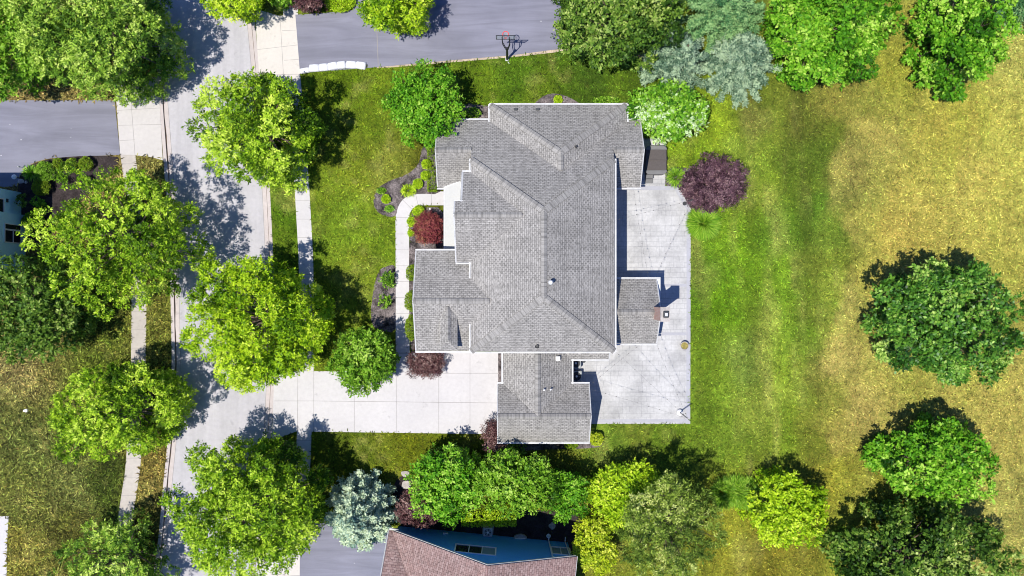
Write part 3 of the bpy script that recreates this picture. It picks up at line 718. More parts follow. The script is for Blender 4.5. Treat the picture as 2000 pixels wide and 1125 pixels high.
#FOLIAGE
# ------------------------------------------------------------------ foliage
G3 = lambda c: tuple(c)
F_ = {}
F_['locust'] = foliage('locust_leaves', [(.04,.10,.004),(.16,.32,.01),(.41,.60,.028),(.64,.78,.11)])
F_['locust_pale'] = foliage('pale_locust_leaves', [(.045,.11,.01),(.15,.30,.025),(.38,.56,.06),(.64,.76,.18)])
F_['lime'] = foliage('lime_leaves', [(.06,.15,.004),(.22,.40,.008),(.49,.67,.02),(.72,.83,.10)])
F_['bright'] = foliage('bright_green_leaves', [(.025,.10,.004),(.08,.27,.010),(.22,.47,.025),(.50,.70,.12)])
F_['mid'] = foliage('mid_green_leaves', [(.025,.085,.005),(.10,.25,.012),(.25,.46,.03),(.52,.68,.14)])
F_['deep'] = foliage('deep_green_leaves', [(.012,.05,.004),(.05,.17,.015),(.17,.36,.035),(.52,.68,.16)], rough=.45, spec=.35)
F_['olive'] = foliage('olive_green_leaves', [(.015,.045,.005),(.055,.13,.014),(.16,.28,.03),(.44,.54,.14)])
F_['yellow'] = foliage('yellow_green_leaves', [(.08,.15,.006),(.28,.40,.012),(.53,.62,.025),(.76,.78,.14)])
F_['blue'] = foliage('blue_spruce_needles', [(.025,.08,.08),(.10,.21,.175),(.30,.44,.34),(.62,.72,.50)], .7, .12)
F_['spruce'] = foliage('grey_green_needles', [(.012,.045,.026),(.05,.115,.065),(.15,.25,.155),(.38,.50,.32)], .7, .12)
F_['conifer'] = foliage('conifer_needles', [(.012,.05,.02),(.04,.14,.05),(.12,.28,.10),(.28,.46,.18)], .7, .12)
F_['pine'] = foliage('pine_needles', [(.03,.065,.008),(.12,.20,.022),(.29,.40,.055),(.58,.63,.20)], .7, .12)
F_['purple'] = foliage('purple_leaves', [(.03,.012,.02),(.09,.045,.06),(.19,.10,.125),(.38,.25,.25)], .5, .12)
F_['maroon'] = foliage('maroon_leaves', [(.03,.012,.015),(.10,.04,.045),(.22,.12,.11),(.48,.34,.30)], .5, .12)
F_['red'] = foliage('red_maple_leaves', [(.08,.012,.02),(.22,.04,.055),(.36,.11,.09),(.36,.24,.10)], .5, .15)
F_['flower'] = foliage('leaves_with_pale_bracts', [(.03,.12,.008),(.13,.34,.016),(.32,.56,.05),(.62,.76,.46)])
F_['hedge'] = foliage('clipped_hedge_leaves', [(.04,.09,.006),(.12,.22,.01),(.24,.35,.02),(.38,.45,.05)])
F_['blade'] = foliage('ornamental_grass_blades', [(.03,.12,.006),(.11,.28,.012),(.23,.42,.025),(.42,.56,.08)])

def nz(v): return v/np.maximum(np.linalg.norm(v, axis=-1, keepdims=True), 1e-9)
class Leaves:
    def __init__(s, seed): s.r = np.random.RandomState(seed); s.q = []; s.t = []
    def add(s, p, d, n, L, Wd, tint):
        p = np.asarray(p); w_ = nz(np.cross(d, n))*(np.asarray(Wd)[:, None]/2); d = d*np.asarray(L)[:, None]
        s.q.append(np.stack([p, p+d*.45+w_, p+d, p+d*.45-w_], 1)); s.t.append(np.clip(tint, 0, 1))
    def sprays(s, base, dr, K, sl_, L, Wd, tint, spread=.85, up=.75, nrm=None):
        r = s.r; N = len(base); t = np.tile((np.arange(K)+.3)/K, (N, 1))
        b = np.repeat(base, K, 0); d = np.repeat(dr, K, 0); ti = np.repeat(tint, K)
        p = b+d*(sl_*t.ravel())[:, None]
        upv = nz(np.array([0, 0, 1.])+r.normal(0, .25, (N*K, 3)))
        side = nz(np.cross(d, upv)); sg = np.tile(np.where(np.arange(K) % 2, 1., -1.), N)
        ld = nz(d*.6+side*(sg*spread)[:, None]+r.normal(0, .28, (N*K, 3)))
        n = nz((np.array([0, 0, up]) if nrm is None else np.repeat(nrm, K, 0))+r.normal(0, .6, (N*K, 3)))
        sz = r.uniform(.7, 1.25, N*K)
        s.add(p, ld, n, L*sz, Wd*sz, ti+r.normal(0, .13, N*K))
    def build(s, name, mat, parent=None):
        q = np.concatenate(s.q); t = np.concatenate(s.t); n = len(q)
        me = bpy.data.meshes.new(name); me.vertices.add(n*4); me.vertices.foreach_set('co', q.astype('f').ravel())
        me.loops.add(n*4); me.loops.foreach_set('vertex_index', np.arange(n*4, dtype='i'))
        me.polygons.add(n); me.polygons.foreach_set('loop_start', np.arange(0, n*4, 4, dtype='i'))
        try: me.polygons.foreach_set('loop_total', np.full(n, 4, 'i'))
        except Exception: pass
        a = me.attributes.new('tint', 'FLOAT', 'FACE'); a.data.foreach_set('value', t.astype('f'))
        me.materials.append(mat); me.update(calc_edges=True)
        return link(bpy.data.objects.new(name, me), parent)

def radial(radii):
    a = np.array(list(radii)+[radii[0]], float); th = np.linspace(0, 2*math.pi, len(a))
    return lambda t: np.interp(np.mod(t, 2*math.pi), th, a)
def darts(fn, rmax, sep, r, tries=1400, fill=.93):
    out = np.zeros((0, 2))
    for _ in range(tries):
        th = r.uniform(0, 2*math.pi); rho = math.sqrt(r.uniform(0, 1))*rmax
        lim = fn(th)*fill
        if rho > lim: continue
        p = np.array([math.cos(th), math.sin(th)])*rho
        if len(out) and np.min(np.hypot(*(out-p).T)) < sep: continue
        out = np.vstack([out, p])
    return out
def tree(name, label, px, py, radii, z, H, mat, cat='tree', group=None, seed=0, lobe=1.0, dens=1.0, K=9, L=.27, Wd=.12, sl_=.5, bark='bark',
         gap=1.15, flat=.6, wild=.35, limbs=True, under=.45, tintv=.22):
    """broadleaf tree: radii in photo px (anticlockwise from the right), z = mid height of the crown, H = top height"""
    lv = Leaves(seed); r = lv.r; k = (HC-z)/F
    if isinstance(radii, (int, float)): radii = [radii*(1+.08*math.sin(i*2.1+seed)) for i in range(12)]
    rad = [q*k for q in radii]; fn0 = radial(rad); rmax = max(rad)*1.1
    a1, a2, a3 = r.uniform(0, 6.28, 3); ew = .055 if limbs else .03
    fn = lambda t: fn0(t)*(1+ew*np.sin(6*t+a1)+ew*np.sin(10*t+a2)+ew*.7*np.sin(17*t+a3))
    wd_ = r.uniform(0, 6.28, 6); kk = 2*math.pi/(2.6*lobe+.6)
    def field(x, y): return (np.sin(x*kk+wd_[0])*np.sin(y*kk+wd_[1])+.7*np.sin((x+y)*.7*kk*1.7+wd_[2])*np.sin((x-y)*.7*kk*1.7+wd_[3]))
    c = W(px, py, z); R_ = sum(rad)/len(rad)
    root = empty(name, (c.x, c.y, 0)); tag(root, label, cat, group)
    zb = 2*z-H
    zb = max(zb, .35)
    sep = lobe*gap
    def dome(p, a=.97):
        rho = np.hypot(p[:, 0], p[:, 1])/np.maximum(fn(np.arctan2(p[:, 1], p[:, 0])), .01)
        return rho, np.sqrt(np.clip(1-(a*rho)**2, 0, 1))
    ptop = darts(lambda t: max(fn(t)-lobe*.84-.05*min(R_/3, 1), .1), rmax, sep, r)
    rho, dm = dome(ptop); zt = z-lobe*.3+(H-z-lobe*.5)*dm+(field(ptop[:, 0], ptop[:, 1])*.75+r.uniform(-.5, .5, len(ptop)))*wild*(H-zb)*.34*(1-.4*rho)
    fv = field(ptop[:, 0], ptop[:, 1]); zt = zt-(fv < -.45)*min(wild, 1)*(H-zb)*.38; zt = np.maximum(zt, lobe*.5)
    lob = [np.column_stack([ptop, zt])]
    plow = darts(lambda t: max(fn(t)-lobe*1.1-.2*min(R_/3, 1), .1), rmax, sep*1.15, r, 800)
    if len(plow) and under > 0:
        rho2, dm2 = dome(plow); zl = z-.3*(z-zb)-(z-zb)*.5*dm2+r.uniform(-.3, .3, len(plow))*(z-zb)*.5
        keep = r.uniform(0, 1, len(plow)) < under*1.6
        lob.append(np.column_stack([plow, np.maximum(zl-.25*(z-zb), .4*lobe+.1)])[keep])
    lob = np.concatenate(lob); n = len(lob)
    lr = lobe*r.uniform(.72, 1.2, n); lt = .5+r.normal(0, tintv*.55, n)
    # tufts on every lobe
    Mt = int(50*dens*lobe**1.6)+10; L *= 1.12; Wd *= 1.35
    dirs = nz(r.normal(0, 1, (n, Mt, 3))+np.array([0, 0, .45])); 
    outw = np.zeros((n, 1, 3)); outw[:, 0, :2] = nz(lob[:, :2])*np.clip(np.hypot(lob[:, 0], lob[:, 1])/max(R_, .1), 0, 1)[:, None]*.35
    dirs = nz(dirs+outw)
    rr_ = lr[:, None]*(1-.55*r.uniform(0, 1, (n, Mt))**1.6)
    pts = lob[:, None, :]+dirs*rr_[..., None]*np.array([1, 1, flat])
    # a few stray shoots break the outline
    st = r.uniform(0, 1, (n, Mt)) < .07
    pts = pts+dirs*(st*lobe*.3)[..., None]
    dd = nz(dirs*np.array([1, 1, .55])+r.normal(0, .35, dirs.shape))
    tt = lt[:, None]+r.normal(0, tintv*.45, (n, Mt))
    P_ = pts.reshape(-1, 3); P_[:, 2] = np.maximum(P_[:, 2], .08)
    ro = np.column_stack([P_[:, :2]/max(R_, .1)*.75, np.full(len(P_), .38)])
    lv.sprays(P_, dd.reshape(-1, 3), K, sl_, L, Wd, tt.ravel(), nrm=ro+1.0*dirs.reshape(-1, 3))
    crown = lv.build('crown' if limbs else 'foliage', mat, root)
    m = MB(); tr_ = max(.05, .028*H+.02)
    if limbs:
        zf = max(zb*.75+.1*H, .3)
        m.tube([(0, 0, -.1), (r.uniform(-.08, .08), r.uniform(-.08, .08), zf), (0, 0, z)], [tr_*1.25, tr_, tr_*.5], 8)
        order = r.permutation(n)[:46]
        for i in order:
            q = Vector(lob[i]); st_ = Vector((0, 0, zf+(z-zf)*r.uniform(0, .75)))
            mid = st_.lerp(q, .5)+Vector((r.uniform(-.2, .2), r.uniform(-.2, .2), -.12*q.length*.3))
            m.tube([st_, mid, q], [tr_*.42, tr_*.22, .015], 5, cap=False)
            for _ in range(2):
                e = q+Vector(nz(r.normal(0, 1, 3)+np.array([0, 0, .5])))*lobe*.75
                m.tube([q.lerp(mid, .25), e], [.02, .008], 4, cap=False)
    else:
        for i in range(min(n, 12)):
            m.tube([(0, 0, -.05), Vector(lob[i])*.6, Vector(lob[i])], [tr_*.5, tr_*.3, .008], 5, cap=False)
    m.build('trunk' if limbs else 'stems', M[bark], root, smooth=True).matrix_parent_inverse = Matrix()
    return root

def spruce(name, label, px, py, rad, H, mat, seed=0, group=None, zb=.35, K=9, L=.19, Wd=.085, layers=9, zmid=None, prof=.85, sl_=.42, tuft=0):
    """conifer seen from above: whorls of drooping boughs; px,py,rad measured at the widest level"""
    lv = Leaves(seed); r = lv.r; zm = zb+.6; k = (HC-zm)/F; c = W(px, py, zm)
    fn = radial([q*k for q in (rad if isinstance(rad, (list, tuple)) else [rad*(1+.06*math.sin(i*1.9+seed)) for i in range(12)])])
    root = tag(empty(name, (c.x, c.y, 0)), label, 'tree', group); m = MB()
    m.tube([(0, 0, -.1), (0, 0, H*.5), (0, 0, H)], [.03*H, .018*H, .02], 8)
    B, D, T = [], [], []
    for li in range(layers):
        t = li/(layers-1); z = zb+.5+(H-zb-.6)*t; f = (1-t)**prof
        nb = max(5, int(5+8*f)); off = r.uniform(0, 6.28)
        for b in range(nb):
            th = off+2*math.pi*b/nb+r.normal(0, .12); ln = max(fn(th)*f*r.uniform(.86, 1.08), .18)
            dr = np.array([math.cos(th), math.sin(th)]); bt = .5+r.normal(0, .14)
            droop = r.uniform(.10, .24)
            def bp(s): return np.array([dr[0]*ln*s, dr[1]*ln*s, z+.12*ln*s-droop*ln*s*s])
            m.tube([bp(0), bp(.5), bp(.97)], [.035, .022, .006], 4, cap=False)
            ns = max(3, int(ln/.17))
            for j in range(ns):
                s = .16+.84*(j+.5)/ns; wl_ = (.2+.55*(1-s))*min(ln, 2.4)*.42
                p = bp(s); sd = np.array([-dr[1], dr[0]])
                for sg in (-1, 1):
                    q = np.array([dr[0]*.75+sd[0]*sg*.75, dr[1]*.75+sd[1]*sg*.75, -.08+r.normal(0, .1)]); q /= np.linalg.norm(q)
                    nn = max(1, int(wl_/sl_+.6))
                    for u in range(nn):
                        B.append(p+q*sl_*u+r.normal(0, .03, 3)); D.append(q+r.normal(0, .12, 3)); T.append(bt+.12*(s-.5)+.2*(u == nn-1)+r.normal(0, .1))
                B.append(p); D.append(np.array([dr[0], dr[1], .1])+r.normal(0, .1, 3)); T.append(bt+.3*(s > .8))
    B, D, T = np.array(B), nz(np.array(D)), np.array(T)
    lv.sprays(B, D, K, sl_, L, Wd, T, spread=.7, nrm=np.column_stack([nz(D)[:, :2]*.7, np.full(len(B), .55)]))
    if tuft:
        i = r.randint(0, len(B), tuft); lv.sprays(B[i]+np.array([0, 0, .06]), nz(D[i]+r.normal(0, .8, (tuft, 3))+np.array([0, 0, .6])), 8, .2, L*1.1, Wd*1.8, T[i]+.3)
    lv.build('crown', mat, root)
    m.build('trunk', M['bark'], root, smooth=True).matrix_parent_inverse = Matrix()
    return root

def bush(name, label, px, py, rx, ry, h, mat, cat='shrub', seed=0, group=None, n=420, K=4, L=.12, Wd=.06, kind_='dome', sl_=.1, box=False, tintm=.5):
    """low plant as one mesh: leaves over a dome (or clipped block) of real height"""
    lv = Leaves(seed+900); r = lv.r; z = h*.5; k = (HC-z)/F; c = W(px, py, z); rx *= k; ry *= k
    area = max(rx*ry, .03)
    n = int(n*max(area, .25))
    if box:
        u = r.uniform(-1, 1, (n, 3)); ax = r.randint(0, 3, n); u[np.arange(n), ax] = np.sign(u[np.arange(n), ax]); u[:, 2] = np.abs(u[:, 2])
        d = np.zeros((n, 3)); d[np.arange(n), ax] = u[np.arange(n), ax]; p = u*np.array([rx, ry, h])*(1-.03*r.uniform(0, 1, (n, 1)))
    else:
        d = nz(r.normal(0, 1, (n, 3))+np.array([0, 0, .3])); d[:, 2] = np.where(d[:, 2] < -.2, -d[:, 2], d[:, 2])
        p = d*(1-.35*r.uniform(0, 1, (n, 1))**2)*np.array([rx, ry, h*.5])+np.array([0, 0, h*.5])
        p = p*(1+.06*np.sin(d[:, :1]*5+seed)*np.cos(d[:, 1:2]*4))
    p[:, 2] = np.maximum(p[:, 2], .03)
    lv.sprays(p, nz(d+r.normal(0, .5, (n, 3))), K, sl_, L, Wd, tintm+r.normal(0, .18, n), up=.5)
    o = lv.build(name, mat); o.location = (c.x, c.y, .02)
    return tag(o, label, cat, group)
def bladetuft(name, label, px, py, rx, ry, h, mat, cat='ornamental grass', seed=0, group=None, n=900, wd=.03, parent=None):
    lv = Leaves(seed+500); r = lv.r; c = W(px, py, .3); k = (HC-.3)/F; rx *= k; ry *= k
    th = r.uniform(0, 6.283, n); q = np.sqrt(r.uniform(0, 1, n)); b = np.column_stack([np.cos(th)*q*rx*.45, np.sin(th)*q*ry*.45, np.zeros(n)+.02])
    d0 = nz(np.column_stack([np.cos(th)*(.3+.5*q)*rx, np.sin(th)*(.3+.5*q)*ry, np.full(n, h)*r.uniform(.8, 1.1, n)])+r.normal(0, .12, (n, 3)))
    L1 = h*r.uniform(.6, .9, n); nrm = nz(r.normal(0, 1, (n, 3))); t = .45+r.normal(0, .2, n)
    lv.add(b, d0, nrm, L1*1.15, np.full(n, wd), t)
    e = b+d0*(L1*.85)[:, None]; d1 = nz(d0*np.array([1, 1, .1])+np.column_stack([np.cos(th), np.sin(th), np.full(n, -.1)])*.5+r.normal(0, .15, (n, 3)))
    lv.add(e, d1, nz(np.array([0, 0, 1.])+r.normal(0, .5, (n, 3))), np.full(n, min(rx, ry)*.75)*r.uniform(.6, 1.1, n), np.full(n, wd), t+.12)
    o = lv.build(name, mat); o.location = (c.x, c.y, .02); return tag(o, label, cat, group)

ST = 'street trees along the road'
LO = dict(lobe=.82, dens=1.6, K=10, L=.21, Wd=.085, sl_=.45, wild=1.05, gap=1.18, tintv=.36, under=.6)
tree('street_tree', 'large pale green locust tree in the upper left corner beside the road', 193, 72, [148,150,150,150,150,150,142,132,115,126,128,142], 5.6, 9.6, F_['locust_pale'], group=ST, seed=1, **{**LO, 'gap': 1.0, 'dens': 1.25, 'wild': .3})
tree('street_tree', 'green street tree by the front lawn just below the upper right driveway', 510, 248, [128,106,105,116,116,112,132,118,112,122,135,112], 4.6, 8.0, F_['locust'], group=ST, seed=2, **LO)
tree('street_tree', 'widest green street tree on the left verge covering the left sidewalk', 226, 458, [168,150,150,144,104,100,166,150,145,150,165,165], 5.6, 9.4, F_['locust'], group=ST, seed=3, **{**LO, 'dens': .95})
tree('street_tree', 'bright yellow green street tree at the mouth of the white driveway', 515, 622, [148,122,118,125,130,140,146,150,160,142,128,140], 4.8, 8.2, F_['lime'], group=ST, seed=4, **{**LO, 'tintv': .32})
tree('street_tree', 'mid sized green street tree standing alone over the lower left sidewalk', 240, 806, [125,124,112,100,100,112,120,136,100,106,100,112], 4.4, 7.4, F_['locust'], group=ST, seed=5, **LO)
tree('street_tree', 'sparse feathery street tree cut by the bottom edge at lower left', 225, 1090, [112,96,84,80,86,104,118,122,120,120,120,115], 4.2, 7.0, F_['locust_pale'], group=ST, seed=6, **{**LO, 'dens': .7, 'gap': 1.3})
tree('street_tree', 'large green street tree below the white concrete driveway shading the right sidewalk', 498, 988, [140,145,132,130,145,150,142,150,145,140,136,142], 5.2, 8.8, F_['locust'], group=ST, seed=7, **LO)
tree('street_tree', 'small bright green street tree crown hanging over the road at the top edge', 452, -22, [68,60,60,60,60,60,66,62,62,58,60,64], 4.0, 6.5, F_['lime'], group=ST, seed=8, **LO)
tree('tree', 'bright green tree overhanging the upper right asphalt driveway at the top edge', 772, -6, [74,70,70,70,70,72,84,80,74,66,62,68], 4.0, 6.4, F_['lime'], seed=9, **{**LO, 'lobe': .8, 'gap': 1.0})
tree('tree', 'mid green tree in the far upper left corner behind the pale locust', 22, 92, [96,92,90,95,95,95,95,95,100,100,96,94], 4.6, 7.2, F_['mid'], seed=10, lobe=.9, gap=1.0, K=8, L=.24, Wd=.12)
tree('tree', 'small loose green tree between the sidewalk and the front walk', 712, 703, [63,62,66,68,64,62,64,64,66,70,66,63], 2.8, 4.6, F_['mid'], seed=11, lobe=.62, gap=.92, K=8, L=.20, Wd=.10, sl_=.4, dens=1.2)
tree('tree', 'dark olive tree on the left edge below the widest street tree', 55, 592, [118,98,112,112,110,110,110,110,115,114,125,128], 4.6, 7.6, F_['olive'], seed=12, lobe=.95, gap=1.1, K=8, L=.25, Wd=.12, dens=.95)
HG = 'trees and big shrubs between the two houses'
tree('tree', 'bright emerald green tree right of the blue spruce', 872, 938, [72,70,68,66,68,70,72,72,74,76,70,68], 3.2, 5.2, F_['bright'], group=HG, seed=13, lobe=.75, gap=.9, K=8, L=.22, Wd=.11, dens=1.2, wild=.25)
tree('tree', 'green tree with ragged upper branches touching the garage roof', 1000, 945, [92,84,78,76,78,82,76,62,50,50,60,82], 3.6, 6.2, F_['mid'], group=HG, seed=14, lobe=.85, gap=.95, K=8, L=.24, Wd=.11, dens=1.2)
tree('tree', 'small emerald green tree between the ragged tree and the rounded lime tree', 1103, 962, [46,44,42,40,42,44,46,46,46,46,46,46], 2.6, 4.2, F_['bright'], group=HG, seed=15, lobe=.6, gap=.9, K=8, L=.2, Wd=.1, dens=1.2)
tree('tree', 'rounded lime green tree with a smooth dome left of the olive pine', 1222, 958, [86,74,60,52,54,66,80,76,70,66,70,80], 2.6, 4.4, F_['lime'], group=HG, seed=16, lobe=.7, gap=.82, K=8, L=.2, Wd=.09, dens=1.35, wild=.12)
tree('shrub', 'yellow green bush beside the right end of the blue house', 1158, 1060, [46,46,50,56,52,46,44,46,54,66,60,50], 2.4, 4.0, F_['yellow'], 'shrub', seed=17, lobe=.55, gap=.95, K=7, L=.17, Wd=.09, sl_=.35, dens=1.2)
tree('pine_tree', 'dusty olive pine with drooping branches right of the blue house', 1300, 1018, [104,100,96,98,92,96,104,108,112,112,100,100], 4.6, 7.6, F_['pine'], seed=18, lobe=.75, gap=1.15, K=11, L=.22, Wd=.065, sl_=.5, dens=1.2, wild=1.0, tintv=.36)
tree('tree', 'small round yellow green tree on the back lawn near the bottom edge', 1532, 990, [80,70,62,74,76,70,78,78,72,72,76,76], 2.3, 4.4, F_['lime'], seed=19, lobe=.62, gap=.95, K=7, L=.22, Wd=.12, dens=1.0)
DT = 'dense dark trees on the dry grass'
DN = dict(K=7, L=.25, Wd=.14, sl_=.4, gap=1.1, group=DT)
tree('tree', 'largest round deep green tree standing alone on the dry grass at the right', 1842, 622, [143,140,136,125,127,140,150,143,128,120,154,134], 4.8, 7.6, F_['deep'], seed=20, lobe=.8, dens=1.3, wild=.55, tintv=.3, **DN)
tree('tree', 'mid green round tree on the dry grass second from the bottom right corner', 1810, 893, [112,106,88,86,82,96,106,100,88,94,100,112], 3.0, 5.6, F_['bright'], seed=21, lobe=.75, dens=1.1, wild=.8, tintv=.3, **DN)
tree('tree', 'wide dark olive green tree at the bottom right cut by the bottom edge', 1788, 1078, [176,146,118,102,108,130,164,170,160,150,160,176], 3.8, 6.8, F_['olive'], seed=22, lobe=.85, dens=1.1, wild=.9, tintv=.36, **DN)
tree('tree', 'bright green lobed tree on the dry grass at the top right', 1878, 78, [100,106,116,112,110,92,82,100,108,112,88,82], 3.8, 6.6, F_['bright'], seed=23, lobe=.75, dens=1.15, wild=.7, tintv=.3, **DN)
tree('tree', 'glossy bright green broad tree at the top right of the spruces', 1602, 66, [140,150,130,125,125,120,112,112,112,112,118,124], 3.8, 6.4, F_['bright'], seed=24, lobe=.8, gap=1.05, K=7, L=.25, Wd=.13, dens=1.3, wild=1.0, tintv=.32)
tree('tree', 'dark olive green tree at the right end of the upper driveway', 1197, 50, [138,140,140,120,120,128,128,112,96,82,96,130], 4.0, 6.8, F_['olive'], seed=25, lobe=.8, gap=1.05, K=7, L=.22, Wd=.13, dens=1.2, wild=.8, tintv=.3)
tree('tree', 'round bright green tree with tiny blossoms at the left corner of the grey roofed house', 831, 208, [74,76,82,82,76,74,75,74,76,82,78,72], 2.9, 4.8, F_['bright'], seed=26, lobe=.6, gap=.95, K=7, L=.19, Wd=.11, dens=1.3, wild=.6)
tree('shrub', 'flowering dogwood shrub with white bracts at the upper right corner of the grey house', 1302, 220, [82,72,58,56,62,78,80,68,60,58,62,72], 2.2, 3.6, F_['flower'], 'shrub', seed=27, lobe=.6, gap=.85, K=7, L=.22, Wd=.13, dens=1.1, wild=.2, tintv=.38)
tree('ornamental_plum', 'round dark purple leaved tree at the corner of the white patio', 1397, 360, [66,60,56,58,60,64,68,64,58,55,56,60], 1.9, 3.2, F_['purple'], 'tree', seed=28, lobe=.55, gap=.78, K=11, L=.18, Wd=.05, sl_=.5, dens=1.4, wild=.7, limbs=False, bark='bark_grey', tintv=.34)
tree('japanese_maple', 'red Japanese maple in the bed between the front walk and the porch', 838, 447, [29,30,32,33,31,30,29,30,31,32,30,28], 1.1, 2.0, F_['red'], 'tree', seed=29, lobe=.38, gap=.7, K=9, L=.13, Wd=.045, sl_=.3, dens=2.6, wild=.15, limbs=False)
PS = 'purple leaved shrubs'
tree('shrub', 'dark maroon shrub below the lower left corner of the grey house roof', 832, 708, [42,38,28,24,26,32,40,38,30,28,30,36], 1.0, 1.8, F_['maroon'], 'shrub', PS, seed=30, lobe=.42, gap=.85, K=9, L=.16, Wd=.05, sl_=.35, dens=1.8, limbs=False)
tree('shrub', 'dark maroon shrub at the lower left corner of the garage', 963, 853, [26,24,30,36,32,24,20,22,26,30,28,26], 1.3, 2.2, F_['maroon'], 'shrub', PS, seed=31, lobe=.42, gap=.85, K=9, L=.16, Wd=.05, sl_=.35, dens=1.8, limbs=False)
tree('shrub', 'brownish purple shrub between the blue spruce and the blue house', 815, 985, [50,42,36,34,34,36,40,44,44,42,44,50], 1.7, 3.0, F_['maroon'], 'shrub', PS, seed=32, lobe=.5, gap=.8, K=8, L=.15, Wd=.07, sl_=.35, dens=1.7, limbs=False)
tree('shrub', 'small dark purple shrub cut by the top edge above the asphalt driveway', 600, -2, [34,32,32,32,32,32,34,32,30,28,28,32], 1.3, 2.2, F_['maroon'], 'shrub', PS, seed=33, lobe=.42, gap=.85, K=8, L=.15, Wd=.07, sl_=.35, dens=1.6, limbs=False)
tree('shrub', 'dark green shrub at the top edge above the right sidewalk', 552, -8, [26,26,26,26,26,26,26,26,26,24,24,26], 1.3, 2.4, F_['mid'], 'shrub', seed=34, lobe=.45, gap=.9, K=8, L=.17, Wd=.09, sl_=.35, dens=1.4, limbs=False)
spruce('blue_spruce', 'silvery blue spruce by the driveway of the blue house', 708, 992, [72,70,74,72,68,66,68,72,74,78,72,70], 6.4, F_['blue'], seed=41, L=.21, Wd=.10, sl_=.36, K=9, layers=11, prof=.62, tuft=3200)
SG = 'spruces behind the house at the top'
spruce('spruce_tree', 'grey green spruce right of the dark olive tree', 1318, 126, [74,70,70,72,74,74,76,76,74,66,62,66], 6.4, F_['spruce'], seed=42, group=SG, layers=8, sl_=.38, tuft=700)
spruce('spruce_tree', 'silvery grey spruce with pointed boughs above the back lawn', 1436, 132, [82,80,78,76,74,72,76,74,70,68,70,78], 7.0, F_['spruce'], seed=43, group=SG, layers=9, sl_=.38, tuft=1200)
spruce('spruce_tree', 'greener spruce at the top edge between the two grey spruces', 1408, 34, 86, 7.0, F_['conifer'], seed=44, group=SG, layers=8, sl_=.38, tuft=900)
spruce('spruce_tree', 'bluish spruce cut by the top right corner', 1990, 8, 44, 4.5, F_['conifer'], seed=45, group=SG, layers=10, sl_=.4)

# clipped and small plants
RB = 'clipped round bushes in the bed by the left asphalt driveway'
for i, (x, y, rx, ry, h, mt, lb) in enumerate([(90,335,19,19,1.3,'mid','largest clipped green ball in the dark bed'),(82,366,17,15,1.1,'hedge','variegated yellow clipped ball next to the left house'),
        (115,321,10,11,.9,'hedge','smallest clipped ball of the row right of the largest ball'),(141,323,11,13,.9,'hedge','clipped ball in the middle of the row along the driveway'),(168,320,13,13,.9,'hedge','clipped ball at the right end of the row along the driveway')]):
    bush('clipped_bush', lb, x, y, rx, ry, h, F_[mt], 'bush', i, RB, n=1700, K=4, L=.085, Wd=.05, sl_=.06)
bush('clipped_bush', 'dark green shrub in the shade between the left house and the wide street tree', 66, 432, 20, 16, 1.0, F_['mid'], 'bush', 7, RB, n=900)
bladetuft('ornamental_grass', 'pale green spiky grass clump beside the driveway lamp post', 61, 338, 15, 12, .6, F_['bright'], seed=1, n=240, wd=.035)
tree('shrub', 'loose green perennial clump below the row of clipped balls', 124, 352, [12,11,10,9,9,10,11,11,10,9,9,11], .5, .9, F_['mid'], 'shrub', None, seed=50, lobe=.35, gap=.8, K=6, L=.14, Wd=.07, sl_=.2, dens=1.6, limbs=False)
tree('shrub', 'darker loose perennial clump at the right of the dark bed', 168, 351, [12,11,9,8,9,10,11,11,9,8,9,11], .5, .9, F_['mid'], 'shrub', None, seed=51, lobe=.35, gap=.8, K=6, L=.14, Wd=.07, sl_=.2, dens=1.4, limbs=False)
tree('shrub', 'small reddish tipped shrub against the pale blue house wall', 48, 392, [10,9,11,11,10,9,9,9,10,11,10,9], .9, 1.6, F_['olive'], 'shrub', None, seed=52, lobe=.35, gap=.8, K=6, L=.14, Wd=.09, sl_=.2, dens=1.8, limbs=False)
tree('shrub', 'bright green shrub beside the variegated ball', 76, 398, [9,8,8,8,8,8,9,9,8,8,8,9], .7, 1.2, F_['bright'], 'shrub', None, seed=53, lobe=.35, gap=.8, K=6, L=.14, Wd=.08, sl_=.2, dens=1.8, limbs=False)
FB = 'small lime green plants in the front beds'
for i, (x, y, q, h, lb) in enumerate([(833,321,8,.45,'topmost small lime green plant in the bed left of the house'),(831,343,7.5,.45,'small lime green plant second from the top in the curved bed'),
        (816,359,8.5,.5,'small lime green plant above the bend of the front walk'),(754,389,7.5,.45,'lone small lime green plant in the round end of the curved bed'),
        (818,413,10.5,.5,'larger lime green mound inside the bend of the front walk'),(805,433,8.5,.45,'lime green mound left of the red maple'),(803,455,5,.35,'tiny pale green plant below the mound left of the red maple'),
        (1090,195,7,.3,'small lime green plant in the mound bed above the house roof')]):
    bush('perennial', lb, x, y, q, q, h, F_['lime'], 'plant', i+20, FB, n=1400, K=4, L=.1, Wd=.05, sl_=.08)
bladetuft('perennial', 'spiky lime green daylily above the front walk bend', 797, 372, 14, 9, .45, F_['lime'], 'plant', 3, n=260, wd=.04)
bush('perennial', 'faint green creeping plant at the left of the curved bed', 745, 373, 7, 4, .2, F_['mid'], 'plant', 31, n=500)
bush('perennial', 'small cream flecked plant at the bottom of the curved bed', 761, 408, 7, 4, .25, F_['flower'], 'plant', 32, n=700)
bush('shrub', 'very bright lime shrub at the lower right corner of the garage', 1164, 857, 12, 12, .9, F_['yellow'], 'shrub', 33, n=1500, L=.11, Wd=.06)
bush('shrub', 'low yellow green plant below the garage roof edge', 1115, 869, 11, 6, .35, F_['hedge'], 'shrub', 34, n=1200)
bush('shrub', 'dark green shrub in the shade of the round tree beside the house', 922, 221, 15, 9, .8, F_['mid'], 'shrub', 35, n=900)
